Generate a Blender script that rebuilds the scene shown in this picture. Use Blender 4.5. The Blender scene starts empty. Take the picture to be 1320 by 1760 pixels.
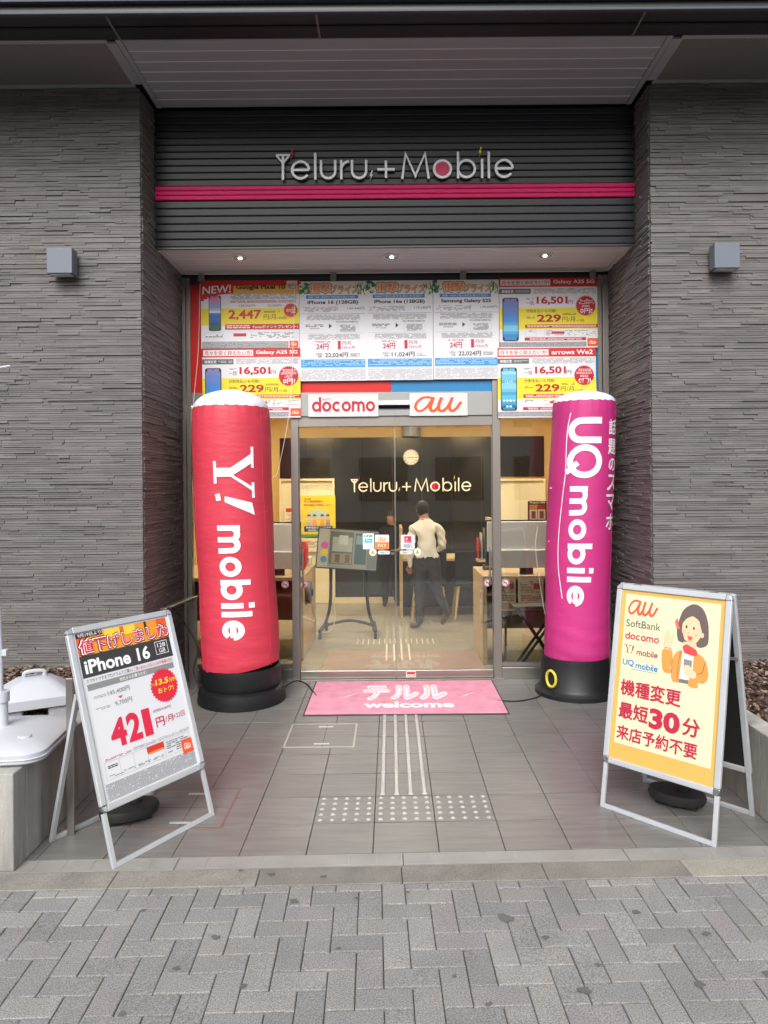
import bpy, bmesh, math, random
import numpy as np
from mathutils import Vector, Matrix
random.seed(7)
R = math.radians
scene = bpy.context.scene
COL = scene.collection
PI = math.pi

# ------------------------------------------------------------------ camera
cam_d = bpy.data.cameras.new('camera')
cam = bpy.data.objects.new('camera', cam_d); COL.objects.link(cam)
cam.location = (0, 0, 1.65)
cam.rotation_euler = (Matrix.Rotation(R(90), 4, 'X') @ Matrix.Rotation(-0.008, 4, 'Z')).to_euler()
cam_d.sensor_fit = 'VERTICAL'; cam_d.sensor_height = 36.0; cam_d.sensor_width = 27.0
cam_d.lens = 36.0 * 1228 / 1760
cam_d.shift_x = -12 / 1760; cam_d.shift_y = -44 / 1760
cam_d.clip_start = 0.05; cam_d.clip_end = 600
scene.camera = cam

# ------------------------------------------------------------------ sky, sun, exposure
SUN_EL, SUN_AZ = 41, 190          # overcast: a broad soft source behind and above the viewer
world = bpy.data.worlds.new('World'); scene.world = world; world.use_nodes = True
wn = world.node_tree; wn.nodes.clear()
w_out = wn.nodes.new('ShaderNodeOutputWorld'); w_bg = wn.nodes.new('ShaderNodeBackground')
w_sky = wn.nodes.new('ShaderNodeTexSky'); w_hs = wn.nodes.new('ShaderNodeHueSaturation')
w_sky.sky_type = 'NISHITA'; w_sky.sun_disc = False
w_sky.sun_elevation = R(SUN_EL); w_sky.sun_rotation = R(SUN_AZ)
w_sky.dust_density = 4.0; w_sky.air_density = 1.0
w_hs.inputs['Saturation'].default_value = 0.30
wn.links.new(w_sky.outputs[0], w_hs.inputs['Color']); wn.links.new(w_hs.outputs[0], w_bg.inputs[0])
w_bg.inputs[1].default_value = 0.15
wn.links.new(w_bg.outputs[0], w_out.inputs[0])
sun_d = bpy.data.lights.new('sun', 'SUN'); sun_d.energy = 1.1; sun_d.angle = R(32); sun_d.color = (1, 0.985, 0.96)
sun = bpy.data.objects.new('sun', sun_d); COL.objects.link(sun)
az, el = R(SUN_AZ), R(SUN_EL)
sdir = Vector((math.sin(az) * math.cos(el), math.cos(az) * math.cos(el), math.sin(el)))
sun.rotation_euler = sdir.to_track_quat('Z', 'Y').to_euler()
vs = scene.view_settings
vs.view_transform = 'Standard'; vs.look = 'None'; vs.gamma = 1.0; vs.use_curve_mapping = False
vs.exposure = 0.62
scene.render.film_transparent = False
cy = scene.cycles
cy.max_bounces = 8; cy.transparent_max_bounces = 16; cy.glossy_bounces = 4; cy.caustics_reflective = False; cy.caustics_refractive = False
cy.sample_clamp_indirect = 6.0
cy.use_denoising = True

# ------------------------------------------------------------------ materials
def lin(c):
    if isinstance(c, str):
        c = c.lstrip('#'); c = tuple(int(c[i:i+2], 16) / 255 for i in (0, 2, 4))
    return tuple(x / 12.92 if x <= 0.04045 else ((x + 0.055) / 1.055) ** 2.4 for x in c)
MATS = {}
def mat(name, col, rough=0.5, metal=0.0, vary=0.08, scale=6.0, bump=0.0, bscale=80.0, stretch=(1, 1, 1), spec=0.5,
        emit=None, estr=0.0, coat=0.0, rnd=0.0, speck=0.0, aniso=None):
    """procedural principled material: base colour with noise variation, optional fine speckle, per-piece variation and bump"""
    if name in MATS: return MATS[name]
    m = bpy.data.materials.new(name); m.use_nodes = True
    nt = m.node_tree; N = nt.nodes; L = nt.links
    b = N['Principled BSDF']
    c = lin(col)
    b.inputs['Roughness'].default_value = rough; b.inputs['Metallic'].default_value = metal
    b.inputs['Specular IOR Level'].default_value = spec
    if coat: b.inputs['Coat Weight'].default_value = coat; b.inputs['Coat Roughness'].default_value = 0.15
    tc = N.new('ShaderNodeNewGeometry'); mp = N.new('ShaderNodeMapping'); mp.inputs['Scale'].default_value = stretch
    L.new(tc.outputs['Position'], mp.inputs['Vector'])
    nz = N.new('ShaderNodeTexNoise'); nz.inputs['Scale'].default_value = scale; nz.inputs['Detail'].default_value = 6
    L.new(mp.outputs[0], nz.inputs['Vector'])
    mr = N.new('ShaderNodeMapRange'); mr.inputs['From Min'].default_value = 0.25; mr.inputs['From Max'].default_value = 0.75
    mr.inputs['To Min'].default_value = 1 - vary; mr.inputs['To Max'].default_value = 1 + vary
    L.new(nz.outputs['Fac'], mr.inputs['Value'])
    val = mr.outputs[0]
    if speck:
        n2 = N.new('ShaderNodeTexNoise'); n2.inputs['Scale'].default_value = 210; n2.inputs['Detail'].default_value = 3
        L.new(tc.outputs['Position'], n2.inputs['Vector'])
        m2 = N.new('ShaderNodeMapRange'); m2.inputs['From Min'].default_value = 0.3; m2.inputs['From Max'].default_value = 0.7
        m2.inputs['To Min'].default_value = 1 - speck; m2.inputs['To Max'].default_value = 1 + speck
        L.new(n2.outputs['Fac'], m2.inputs['Value'])
        mu = N.new('ShaderNodeMath'); mu.operation = 'MULTIPLY'; L.new(val, mu.inputs[0]); L.new(m2.outputs[0], mu.inputs[1]); val = mu.outputs[0]
    if rnd:
        oi = N.new('ShaderNodeObjectInfo'); ad = N.new('ShaderNodeMath'); ad.operation = 'ADD'
        L.new(oi.outputs['Random'], ad.inputs[0]); L.new(tc.outputs['Random Per Island'], ad.inputs[1])
        fr = N.new('ShaderNodeMath'); fr.operation = 'FRACT'; L.new(ad.outputs[0], fr.inputs[0])
        m3 = N.new('ShaderNodeMapRange'); m3.inputs['To Min'].default_value = 1 - rnd; m3.inputs['To Max'].default_value = 1 + rnd
        L.new(fr.outputs[0], m3.inputs['Value'])
        mu = N.new('ShaderNodeMath'); mu.operation = 'MULTIPLY'; L.new(val, mu.inputs[0]); L.new(m3.outputs[0], mu.inputs[1]); val = mu.outputs[0]
        m['piece_random'] = fr.name
    vm = N.new('ShaderNodeVectorMath'); vm.operation = 'SCALE'; vm.inputs[0].default_value = c
    L.new(val, vm.inputs['Scale']); L.new(vm.outputs[0], b.inputs['Base Color'])
    m['base_vec'] = vm.name
    if bump:
        nb = N.new('ShaderNodeTexNoise'); nb.inputs['Scale'].default_value = bscale; nb.inputs['Detail'].default_value = 4
        L.new(mp.outputs[0], nb.inputs['Vector'])
        bp = N.new('ShaderNodeBump'); bp.inputs['Strength'].default_value = bump; bp.inputs['Distance'].default_value = 0.01
        L.new(nb.outputs['Fac'], bp.inputs['Height']); L.new(bp.outputs[0], b.inputs['Normal'])
    if emit:
        b.inputs['Emission Color'].default_value = (*lin(emit), 1); b.inputs['Emission Strength'].default_value = estr
    MATS[name] = m
    return m
def ramp_random(m, cols):
    """several base colours picked piece by piece"""
    nt = m.node_tree; N = nt.nodes; L = nt.links
    cr = N.new('ShaderNodeValToRGB'); cr.color_ramp.interpolation = 'CONSTANT'
    el = cr.color_ramp.elements
    while len(el) < len(cols): el.new(0.5)
    for i, c in enumerate(cols): el[i].position = i / len(cols); el[i].color = (*lin(c), 1)
    L.new(N[m['piece_random']].outputs[0], cr.inputs[0]); L.new(cr.outputs[0], N[m['base_vec']].inputs[0])
    return m
def print_mat(c, rough=0.45):
    n = 'print_' + str(c).lstrip('#')
    return mat(n, c, rough, vary=0.02, scale=3)

# ------------------------------------------------------------------ mesh helpers
class MB:
    def __init__(s): s.v = []; s.f = []; s.m = []
    def add(s, verts, faces, mi=0):
        o = len(s.v); s.v += [tuple(p) for p in verts]; s.f += [tuple(i + o for i in f) for f in faces]; s.m += [mi] * len(faces); return s
    def box(s, x0, x1, y0, y1, z0, z1, mi=0, T=None):
        p = [(x0, y0, z0), (x1, y0, z0), (x1, y1, z0), (x0, y1, z0), (x0, y0, z1), (x1, y0, z1), (x1, y1, z1), (x0, y1, z1)]
        if T is not None: p = [T @ Vector(q) for q in p]
        return s.add(p, [(0, 3, 2, 1), (4, 5, 6, 7), (0, 1, 5, 4), (1, 2, 6, 5), (2, 3, 7, 6), (3, 0, 4, 7)], mi)
    def bar(s, a, b, w, h, up=(0, 0, 1), mi=0):
        a, b = Vector(a), Vector(b); d = (b - a).normalized(); u = Vector(up)
        x = d.cross(u); x = x.normalized() if x.length > 1e-6 else Vector((1, 0, 0)); u = x.cross(d).normalized()
        p = [c + x * i * w / 2 + u * j * h / 2 for c in (a, b) for i, j in ((-1, -1), (1, -1), (1, 1), (-1, 1))]
        return s.add(p, [(0, 1, 2, 3), (7, 6, 5, 4), (0, 4, 5, 1), (1, 5, 6, 2), (2, 6, 7, 3), (3, 7, 4, 0)], mi)
    def tube(s, pts, r, n=10, mi=0, cap=True):
        pts = [Vector(p) for p in pts]; rs = r if isinstance(r, (list, tuple)) else [r] * len(pts)
        ring = []; prev = None
        for i, p in enumerate(pts):
            d = (pts[min(i + 1, len(pts) - 1)] - pts[max(i - 1, 0)]).normalized()
            if prev is None:
                a = d.orthogonal().normalized()
            else:
                a = (prev - d * prev.dot(d)); a = a.normalized() if a.length > 1e-6 else d.orthogonal().normalized()
            prev = a; bb = d.cross(a)
            ring.append([p + (a * math.cos(2 * PI * k / n) + bb * math.sin(2 * PI * k / n)) * rs[i] for k in range(n)])
        vs = [q for rr in ring for q in rr]; fs = []
        for i in range(len(pts) - 1):
            for k in range(n):
                k2 = (k + 1) % n; fs.append((i * n + k, i * n + k2, (i + 1) * n + k2, (i + 1) * n + k))
        if cap: fs += [tuple(range(n - 1, -1, -1)), tuple((len(pts) - 1) * n + k for k in range(n))]
        return s.add(vs, fs, mi)
    def lathe(s, prof, c=(0, 0, 0), n=40, mi=0, fn=None, sx=1.0, sy=1.0):
        """profile [(r,z)] turned about z; fn(angle, i) scales the radius"""
        vs = []; fs = []
        for i, (r, z) in enumerate(prof):
            for k in range(n):
                a = 2 * PI * k / n; rr = r * (fn(a, i) if fn else 1)
                vs.append((c[0] + rr * math.cos(a) * sx, c[1] + rr * math.sin(a) * sy, c[2] + z))
        for i in range(len(prof) - 1):
            for k in range(n):
                k2 = (k + 1) % n; fs.append((i * n + k, i * n + k2, (i + 1) * n + k2, (i + 1) * n + k))
        if prof[0][0] > 1e-4: fs.append(tuple(range(n - 1, -1, -1)))
        if prof[-1][0] > 1e-4: fs.append(tuple((len(prof) - 1) * n + k for k in range(n)))
        return s.add(vs, fs, mi)
    def prism(s, poly, y0, y1, mi=0, T=None):
        """polygon [(x,z)] given thickness along y"""
        n = len(poly); p = [(x, y0, z) for x, z in poly] + [(x, y1, z) for x, z in poly]
        if T is not None: p = [T @ Vector(q) for q in p]
        fs = [tuple(range(n)), tuple(range(2 * n - 1, n - 1, -1))] + [(i, i + n, (i + 1) % n + n, (i + 1) % n) for i in range(n)]
        return s.add(p, fs, mi)
    def build(s, name, mats, parent=None, smooth=False, bevel=0.0, seg=2, loc=None):
        me = bpy.data.meshes.new(name); off = Vector((0, 0, 0))
        if parent is not None and parent.get('_world'): off = root_pos(parent)
        if loc is not None: off = Vector(loc)
        me.from_pydata([tuple(Vector(p) - off) for p in s.v] if off.length else s.v, [], s.f)
        for mm in (mats if isinstance(mats, (list, tuple)) else [mats]): me.materials.append(mm)
        if any(s.m): me.polygons.foreach_set('material_index', s.m)
        me.validate(); me.update()
        o = bpy.data.objects.new(name, me); COL.objects.link(o)
        if parent is not None: o.parent = parent; o['_world'] = parent.get('_world', 0)
        elif loc is not None: o.location = loc
        if smooth:
            me.polygons.foreach_set('use_smooth', [True] * len(me.polygons)); me.set_sharp_from_angle(angle=R(40))
        if bevel:
            md = o.modifiers.new('bevel', 'BEVEL'); md.width = bevel; md.segments = seg; md.limit_method = 'ANGLE'; md.angle_limit = R(40)
        return o
def root_pos(o):
    p = Vector((0, 0, 0))
    while o is not None: p = p + o.location; o = o.parent
    return p
def tag(o, label, cat=None, group=None, kind=None):
    if label: o['label'] = label
    if cat: o['category'] = cat
    if group: o['group'] = group
    if kind: o['kind'] = kind
    return o
def thing(name, label, cat, loc=(0, 0, 0), rotz=0.0, group=None, kind=None, world=True):
    """an Empty at the thing's base; with world=True its parts are written in world coordinates"""
    o = bpy.data.objects.new(name, None); COL.objects.link(o); o.location = loc; o.rotation_euler = (0, 0, rotz)
    o.empty_display_size = 0.05
    if world: o['_world'] = 1
    return tag(o, label, cat, group, kind)
def struct(o, label=None): o['kind'] = 'structure'; return tag(o, label)
def instance(me, name, parent, loc, rot=(0, 0, 0), scale=(1, 1, 1), m=None):
    o = bpy.data.objects.new(name, me); COL.objects.link(o); o.parent = parent
    o.location = Vector(loc) - (root_pos(parent) if parent is not None and parent.get('_world') else Vector((0, 0, 0)))
    o.rotation_euler = rot; o.scale = scale
    return o

# ------------------------------------------------------------------ lettering
TXT = {}
def text_geo(s, bold=0.0, res=3):
    k = (s, bold, res)
    if k in TXT: return TXT[k]
    c = bpy.data.curves.new('lettering', 'FONT'); c.body = s; c.size = 1; c.offset = bold; c.resolution_u = res
    o = bpy.data.objects.new('lettering', c)
    me = o.to_mesh()
    v = [(p.co.x, p.co.y) for p in me.vertices]; f = [tuple(p.vertices) for p in me.polygons]
    o.to_mesh_clear(); bpy.data.objects.remove(o); bpy.data.curves.remove(c)
    if v:
        x0 = min(p[0] for p in v); y0 = min(p[1] for p in v); x1 = max(p[0] for p in v); y1 = max(p[1] for p in v)
    else: x0 = y0 = 0; x1 = y1 = 1
    TXT[k] = (v, f, (x0, y0, x1, y1)); return TXT[k]
def arc(cx, cy, rx, a0, a1, n=14, ry=None):
    ry = rx if ry is None else ry
    return [(cx + rx * math.cos(R(a0 + (a1 - a0) * i / n)), cy + ry * math.sin(R(a0 + (a1 - a0) * i / n))) for i in range(n + 1)]
# round geometric letters as strokes, x-height 1 (outside), stroke weight w given at use; each: (advance, [strokes]); 'o' marks closed rings
def glyph(ch, w):
    h = w / 2; r = 0.5 - h
    if ch == 'e': return 1.0, [arc(.5, .5, r, 0, 325, 26), [(h * 1.2, .5), (1 - h, .5)]]
    if ch == 'c': return .93, [arc(.5, .5, r, 48, 312, 22)]
    if ch == 'o': return 1.0, [('o', arc(.5, .5, r, 0, 360, 32)[:-1])]
    if ch == 'b': return 1.0, [('o', arc(.5, .5, r, 0, 360, 32)[:-1]), [(h, 0), (h, 1.38)]]
    if ch == 'd': return 1.0, [('o', arc(.5, .5, r, 0, 360, 32)[:-1]), [(1 - h, 0), (1 - h, 1.42)]]
    if ch == 'l': return w, [[(h, 0), (h, 1.38)]]
    if ch == 'i': return w, [[(h, 0), (h, 1.0)]]
    if ch == 'j': return w, [[(h, 0), (h, 1.0)], [(h, 1.24), (h, 1.24 + w)]]       # i with a dot
    if ch == 'u': return .86, [[(h, 1.0), (h, .43)] + arc(.43, .43, .43 - h, 180, 360, 14) + [(.86 - h, 1.0)], [(.86 - h, .5), (.86 - h, 0)]]
    if ch == 'v': return .86, [[(h, 1.0), (h, .43)] + arc(.43, .43, .43 - h, 180, 360, 14) + [(.86 - h, 1.0)]]
    if ch == 'r': return .52, [[(h, 0), (h, 1.0)], arc(.52, .5, .52 - h, 172, 96, 8, .5 - h)]
    if ch == 'm': return 1.42, [[(h, 0), (h, 1.0)], [(h, .62)] + arc(.36 + h / 2, .62, .36 - h / 2, 180, 0, 12, .38 - h) + [(.72, 0)],
                                [(.72, .62)] + arc(1.06 - h / 2, .62, .34 - h / 2, 180, 0, 12, .38 - h) + [(1.42 - h, 0)]]
    if ch == '+': return .9, [[(0, .5), (.9, .5)], [(.45, .05), (.45, .95)]]
    if ch == 'M': return 1.45, [[(h, 0), (.24, 1.3), (.75, .15), (1.26, 1.3), (1.5 - h, 0)]]
    if ch == 'T': return .72, [[(.36, 0), (.36, 1.30)], [(0, 1.28), (.72, 1.28)], [(.03, 1.26), (.36, .86), (.69, 1.26)]]
    if ch == 'N': return .9, [[(h, 0), (h, 1.2), (.9 - h, 0), (.9 - h, 1.2)]]
    return .5, []
def ribbon(pts, w, closed=False):
    """left and right outlines of a stroke of width w"""
    n = len(pts); L = []; Rr = []
    for i in range(n):
        p = Vector(pts[i])
        a = Vector(pts[i - 1]) if (i > 0 or closed) else None
        b = Vector(pts[(i + 1) % n]) if (i < n - 1 or closed) else None
        d1 = (p - a).normalized() if a is not None else None; d2 = (b - p).normalized() if b is not None else None
        if d1 is None: d1 = d2
        if d2 is None: d2 = d1
        nn = Vector((-d1.y - d2.y, d1.x + d2.x))
        nn = nn.normalized() if nn.length > 1e-6 else Vector((-d1.y, d1.x))
        k = min(1.0 / max(nn.dot(Vector((-d1.y, d1.x))), 0.3), 2.2) if True else 1
        ww = w[i] if isinstance(w, (list, tuple)) else w
        L.append(p + nn * ww / 2 * k); Rr.append(p - nn * ww / 2 * k)
    return L, Rr
def stroke_geo(pts, w, closed=False):
    if not isinstance(w, (list, tuple)): pts = [p for i, p in enumerate(pts) if i == 0 or (Vector(p) - Vector(pts[i - 1])).length > 1e-4]
    L, Rr = ribbon(pts, w, closed); n = len(pts)
    v = [(p.x, p.y) for p in L] + [(p.x, p.y) for p in Rr]; f = []
    for i in range(n if closed else n - 1):
        j = (i + 1) % n; f.append((i, n + i, n + j, j))
    return v, f
def word_strokes(word, w, gap=0.14, spaces=.5):
    """strokes of a word in round letters -> list of (char, pts, closed), total width (x-height 1)"""
    x = 0; out = []
    for ch in word:
        if ch == ' ': x += spaces; continue
        adv, st = glyph(ch, w)
        for sgm in st:
            cl = isinstance(sgm, tuple); pts = sgm[1] if cl else sgm
            out.append((ch, [(p[0] + x, p[1]) for p in pts], cl))
        x += adv + gap
    return out, x - gap
AU = [([(.98, .93), (.72, 1.0), (.42, .93), (.16, .66), (.06, .33), (.16, .08), (.36, .05), (.62, .25), (.86, .62), (1.0, .93)], .15),
      ([(1.04, 1.0), (.92, .6), (.86, .3), (.92, .07), (1.06, .05), (1.22, .2), (1.34, .4)], .19),
      ([(1.48, .98), (1.36, .6), (1.3, .28), (1.38, .06), (1.56, .06), (1.78, .28), (1.94, .62)], .18),
      ([(2.06, .98), (1.94, .6), (1.89, .3), (1.95, .07), (2.1, .05), (2.3, .25), (2.46, .56), (2.56, .62)], .17)]
class Print:
    """flat print on a surface: mapf(u, v, n) puts sheet coordinates (metres) and a layer height on the real surface"""
    def __init__(s, mapf, step=0.0008): s.mb = MB(); s.cols = []; s.map = mapf; s.step = step; s.sub = 0
    def ci(s, c):
        if c not in s.cols: s.cols.append(c)
        return s.cols.index(c)
    def geo(s, v, f, c, l):
        s.sub += 1; n = (l + (s.sub % 13) * 0.045) * s.step
        s.mb.add([s.map(p[0], p[1], n) for p in v], f, s.ci(c)); return s
    def poly(s, pts, c, l): return s.geo(pts, [tuple(range(len(pts)))], c, l)
    def rect(s, u0, v0, u1, v1, c, l, q=0.06):
        nu = max(1, int(abs(u1 - u0) / q)); nv = max(1, int(abs(v1 - v0) / q))
        vv = [(u0 + (u1 - u0) * i / nu, v0 + (v1 - v0) * j / nv) for j in range(nv + 1) for i in range(nu + 1)]
        ff = [(j * (nu + 1) + i, j * (nu + 1) + i + 1, (j + 1) * (nu + 1) + i + 1, (j + 1) * (nu + 1) + i) for j in range(nv) for i in range(nu)]
        return s.geo(vv, ff, c, l)
    def frame(s, u0, v0, u1, v1, t, c, l):
        s.rect(u0, v0, u1, v0 + t, c, l, 9); s.rect(u0, v1 - t, u1, v1, c, l, 9)
        s.rect(u0, v0 + t, u0 + t, v1 - t, c, l, 9); return s.rect(u1 - t, v0 + t, u1, v1 - t, c, l, 9)
    def text(s, body, u, v, h, c, l, width=None, bold=0.0, align='l', shear=0.0, res=3, rot=0.0, box=None):
        """h: height of the glyph box; v: bottom of it"""
        cjk = any(ord(q) > 0x2e80 for q in body); fat = max(bold, .012) if cjk and bold > 0 else 0      # east asian glyphs are emboldened by overprinting
        vv, ff, (x0, y0, x1, y1) = text_geo(body, 0 if cjk else bold, res)
        sy = h / max(y1 - y0, 1e-6); sx = sy if width is None else width / max(x1 - x0, 1e-6)
        W = (x1 - x0) * sx; ox = {'l': 0, 'c': -W / 2, 'r': -W}[align]
        ca, sa = math.cos(rot), math.sin(rot)
        sh = [(0, 0)] + ([(fat * .75 * math.cos(q * PI / (4 if fat > .04 else 2)), fat * .75 * math.sin(q * PI / (4 if fat > .04 else 2))) for q in range(8 if fat > .04 else 4)] if fat else [])
        for dx, dy in sh:
            out = []
            for p in vv:
                a = ox + (p[0] + dx - x0) * sx + shear * (p[1] - y0) * sy; b = (p[1] + dy - y0) * sy
                out.append((u + a * ca - b * sa, v + a * sa + b * ca))
            s.geo(out, ff, c, l)
        return s
    def strokes(s, word, u, v, xh, c, l, w=0.2, gap=.14, width=None, fn=None, spaces=.5):
        st, W = word_strokes(word, w, gap, spaces); k = xh; kx = xh if width is None else width / W
        for ch, pts, cl in st:
            vv, ff = stroke_geo(pts, w, cl); s.geo([(u + p[0] * kx, v + p[1] * k) for p in vv], ff, c, l)
        return W * kx
    def au(s, u, v, h, c, l, width):
        for pts, w in AU:
            vv, ff = stroke_geo(smooth_line(pts, 4), w); s.geo([(u + p[0] * width / 2.6, v + p[1] * h) for p in vv], ff, c, l)
    def star(s, cu, cv, r, n, c, l, k=.88, ry=None):
        ry = ry or r; pts = []
        for i in range(2 * n):
            a = PI * i / n; q = 1 if i % 2 == 0 else k; pts.append((cu + r * q * math.cos(a), cv + ry * q * math.sin(a)))
        s.geo([(cu, cv)] + pts, [(0, i + 1, (i + 1) % (2 * n) + 1) for i in range(2 * n)], c, l)
    def fine(s, u0, v0, u1, v1, rows, c, l, fill=.8, rnd=None):
        """unreadable fine print: rows of short dashes"""
        rg = rnd or random; rows = int(rows * 2 + .5); rh = (v1 - v0) / rows
        for r in range(rows):
            x = u0 + rg.random() * .01; y = v0 + rh * r
            while x < u1:
                wd = rg.uniform(.8, 3.2) * rh
                if rg.random() < fill: s.geo([(x, y + rh * .2), (min(x + wd, u1), y + rh * .2), (min(x + wd, u1), y + rh * .75), (x, y + rh * .75)], [(0, 1, 2, 3)], c, l)
                x += wd + rh * .35
    def build(s, name, parent, rough=.45, cuts=None):
        o = s.mb.build(name, [print_mat(c, rough) if isinstance(c, str) else c for c in s.cols], parent)
        return o
def smooth_line(pts, n):
    out = []; P = [Vector(p) for p in pts]; P = [2 * P[0] - P[1]] + P + [2 * P[-1] - P[-2]]
    for i in range(1, len(P) - 2):
        for k in range(n):
            t = k / n; p0, p1, p2, p3 = P[i - 1:i + 3]
            q = 0.5 * ((2 * p1) + (p2 - p0) * t + (2 * p0 - 5 * p1 + 4 * p2 - p3) * t * t + (-p0 + 3 * p1 - 3 * p2 + p3) * t ** 3)
            out.append(tuple(q))
    out.append(tuple(P[-2])); return out

# ================================================================== SETTING
M = {}
M['paver'] = ramp_random(mat('paver_concrete', '#93908b', .85, vary=.10, scale=5, bump=.5, bscale=420, rnd=.05, speck=.50),
                         ['#8c8a88', '#868685', '#918f8c', '#8d898a', '#898988', '#93918e'])
M['joint'] = mat('joint_sand', '#55524e', .95, vary=.15, scale=30)
M['kerb'] = ramp_random(mat('granite_kerb', '#8d887a', .8, vary=.2, scale=7, bump=.4, bscale=300, rnd=.1, speck=.32),
                        ['#84817a', '#77756f', '#98948a', '#84817a'])
M['asphalt'] = mat('asphalt', '#46464a', .9, vary=.12, scale=2, bump=.4, bscale=200)
M['tile'] = mat('porch_tile', '#757370', .36, vary=.20, scale=9, stretch=(.35, 3.0, 1), bump=.10, bscale=26, rnd=.05, speck=.10)
M['grout'] = mat('tile_grout', '#35322f', .9, vary=.2, scale=12)
M['alum'] = mat('aluminium', '#d0d4d8', .36, metal=.45, vary=.05, scale=8)
M['alum_dull'] = mat('aluminium_dull', '#8f8b86', .45, metal=.7, vary=.06, scale=5, stretch=(1, 1, .2))
M['steel'] = mat('stainless_steel', '#a6a29b', .32, metal=.9, vary=.08, scale=3, stretch=(1, 1, .1))
M['clad'] = mat('slate_cladding', '#6f6b69', .75, vary=.16, scale=5, stretch=(1, 1, 3), bump=.15, bscale=60, rnd=.15, speck=.06)
M['clad_back'] = mat('cladding_bed', '#2e2b2a', .95, vary=.1)
M['soffit'] = mat('soffit_metal', '#abadb1', .42, vary=.03, scale=2)
M['soffit_gap'] = mat('soffit_reveal', '#f2f2f4', .4, vary=.02)
M['dark'] = mat('charcoal_metal', '#27282b', .38, vary=.06, scale=3, spec=.5)
M['fascia'] = mat('charcoal_siding', '#222428', .36, vary=.06, scale=2.5, spec=.5)
M['pink'] = mat('pink_siding', '#d81f68', .35, vary=.04)
M['trim'] = mat('blue_grey_trim', '#3f4650', .6, metal=.0, vary=.04)
M['concrete'] = mat('planter_concrete', '#9f9d97', .85, vary=.42, scale=4, stretch=(2.5, 2.5, .4), bump=.6, bscale=30, speck=.10)
M['bark'] = ramp_random(mat('bark_chips', '#5a463c', .9, vary=.2, scale=20, rnd=.2), ['#6a5348', '#4b3a33', '#7c6557', '#584740', '#8d7667'])
M['soil'] = mat('planter_soil', '#2d241f', .95, vary=.2)
M['white_plastic'] = mat('white_plastic', '#bfc2c9', .42, vary=.06, scale=3)
M['black_plastic'] = mat('black_plastic', '#18191b', .45, vary=.12, scale=9, bump=.05)
M['rubber'] = mat('black_rubber', '#1b1b1c', .7, vary=.12, scale=8, bump=.1)
M['lampgrey'] = mat('lamp_paint', '#6a717c', .45, vary=.03)
M['wood'] = mat('pale_wood', '#ccb088', .45, vary=.14, scale=5, stretch=(6, 6, .7))
M['wood_edge'] = mat('wood_edge', '#d8bc8c', .45, vary=.1, scale=5, stretch=(1, 6, 6))
M['cream'] = mat('cream_panel', '#f0e4bd', .5, vary=.04)
M['ochre'] = mat('ochre_wallpaper', '#d9b571', .6, vary=.05, scale=2)
M['gloss_black'] = mat('gloss_dark_panel', '#2f2c27', .13, vary=.10, scale=1.5, spec=.55)
M['grey_col'] = mat('grey_column', '#8b8b84', .4, vary=.04)
M['vinyl'] = mat('vinyl_floor', '#9c9582', .4, vary=.14, scale=4, stretch=(.6, 3, 1), bump=.06, bscale=30, speck=.08)
M['ceiling'] = mat('store_ceiling', '#e6e2d8', .8, vary=.02)
M['black'] = mat('matte_black', '#141414', .6, vary=.08)
M['black_gloss'] = mat('screen_black', '#0c0d0f', .08, vary=.03)
M['lamp_on'] = mat('lit_diffuser', '#fff3dd', .5, vary=0, emit='#fff2dc', estr=25.0)
M['chrome'] = mat('chrome', '#d8d8d8', .12, metal=1.0, vary=.02)
M['string'] = mat('white_cord', '#e8e4dc', .6, vary=.03)
M['opp_wall'] = mat('far_wall', '#c9c7c2', .8, vary=.08, scale=.6)
M['opp_glass'] = mat('far_window', '#3a444c', .1, vary=.1, scale=.3)
def glass_mat(name, tint, refl=1.0):
    m = bpy.data.materials.new(name); m.use_nodes = True; nt = m.node_tree; N = nt.nodes; L = nt.links; N.clear()
    out = N.new('ShaderNodeOutputMaterial'); mx = N.new('ShaderNodeMixShader'); tr = N.new('ShaderNodeBsdfTransparent'); gl = N.new('ShaderNodeBsdfGlossy')
    tr.inputs['Color'].default_value = (*tint, 1); gl.inputs['Roughness'].default_value = .012
    fr = N.new('ShaderNodeFresnel'); fr.inputs['IOR'].default_value = 1.55
    nz = N.new('ShaderNodeTexNoise'); nz.inputs['Scale'].default_value = 1.6
    bp = N.new('ShaderNodeBump'); bp.inputs['Strength'].default_value = .05; bp.inputs['Distance'].default_value = .02
    L.new(nz.outputs['Fac'], bp.inputs['Height']); L.new(bp.outputs[0], gl.inputs['Normal'])
    ml = N.new('ShaderNodeMath'); ml.operation = 'MULTIPLY'; ml.inputs[1].default_value = refl
    L.new(fr.outputs[0], ml.inputs[0]); L.new(ml.outputs[0], mx.inputs[0]); L.new(tr.outputs[0], mx.inputs[1]); L.new(gl.outputs[0], mx.inputs[2])
    L.new(mx.outputs[0], out.inputs[0]); return m
M['glass'] = glass_mat('window_glass', (.89, .90, .88), 2.5)

SH = .024                                                # the street edge is not quite parallel to the shop front
ST = Matrix.Translation((.12, 2.973, 0)) @ Matrix.Rotation(SH, 4, 'Z')   # street frame: x along the kerb, y towards the shop

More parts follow.
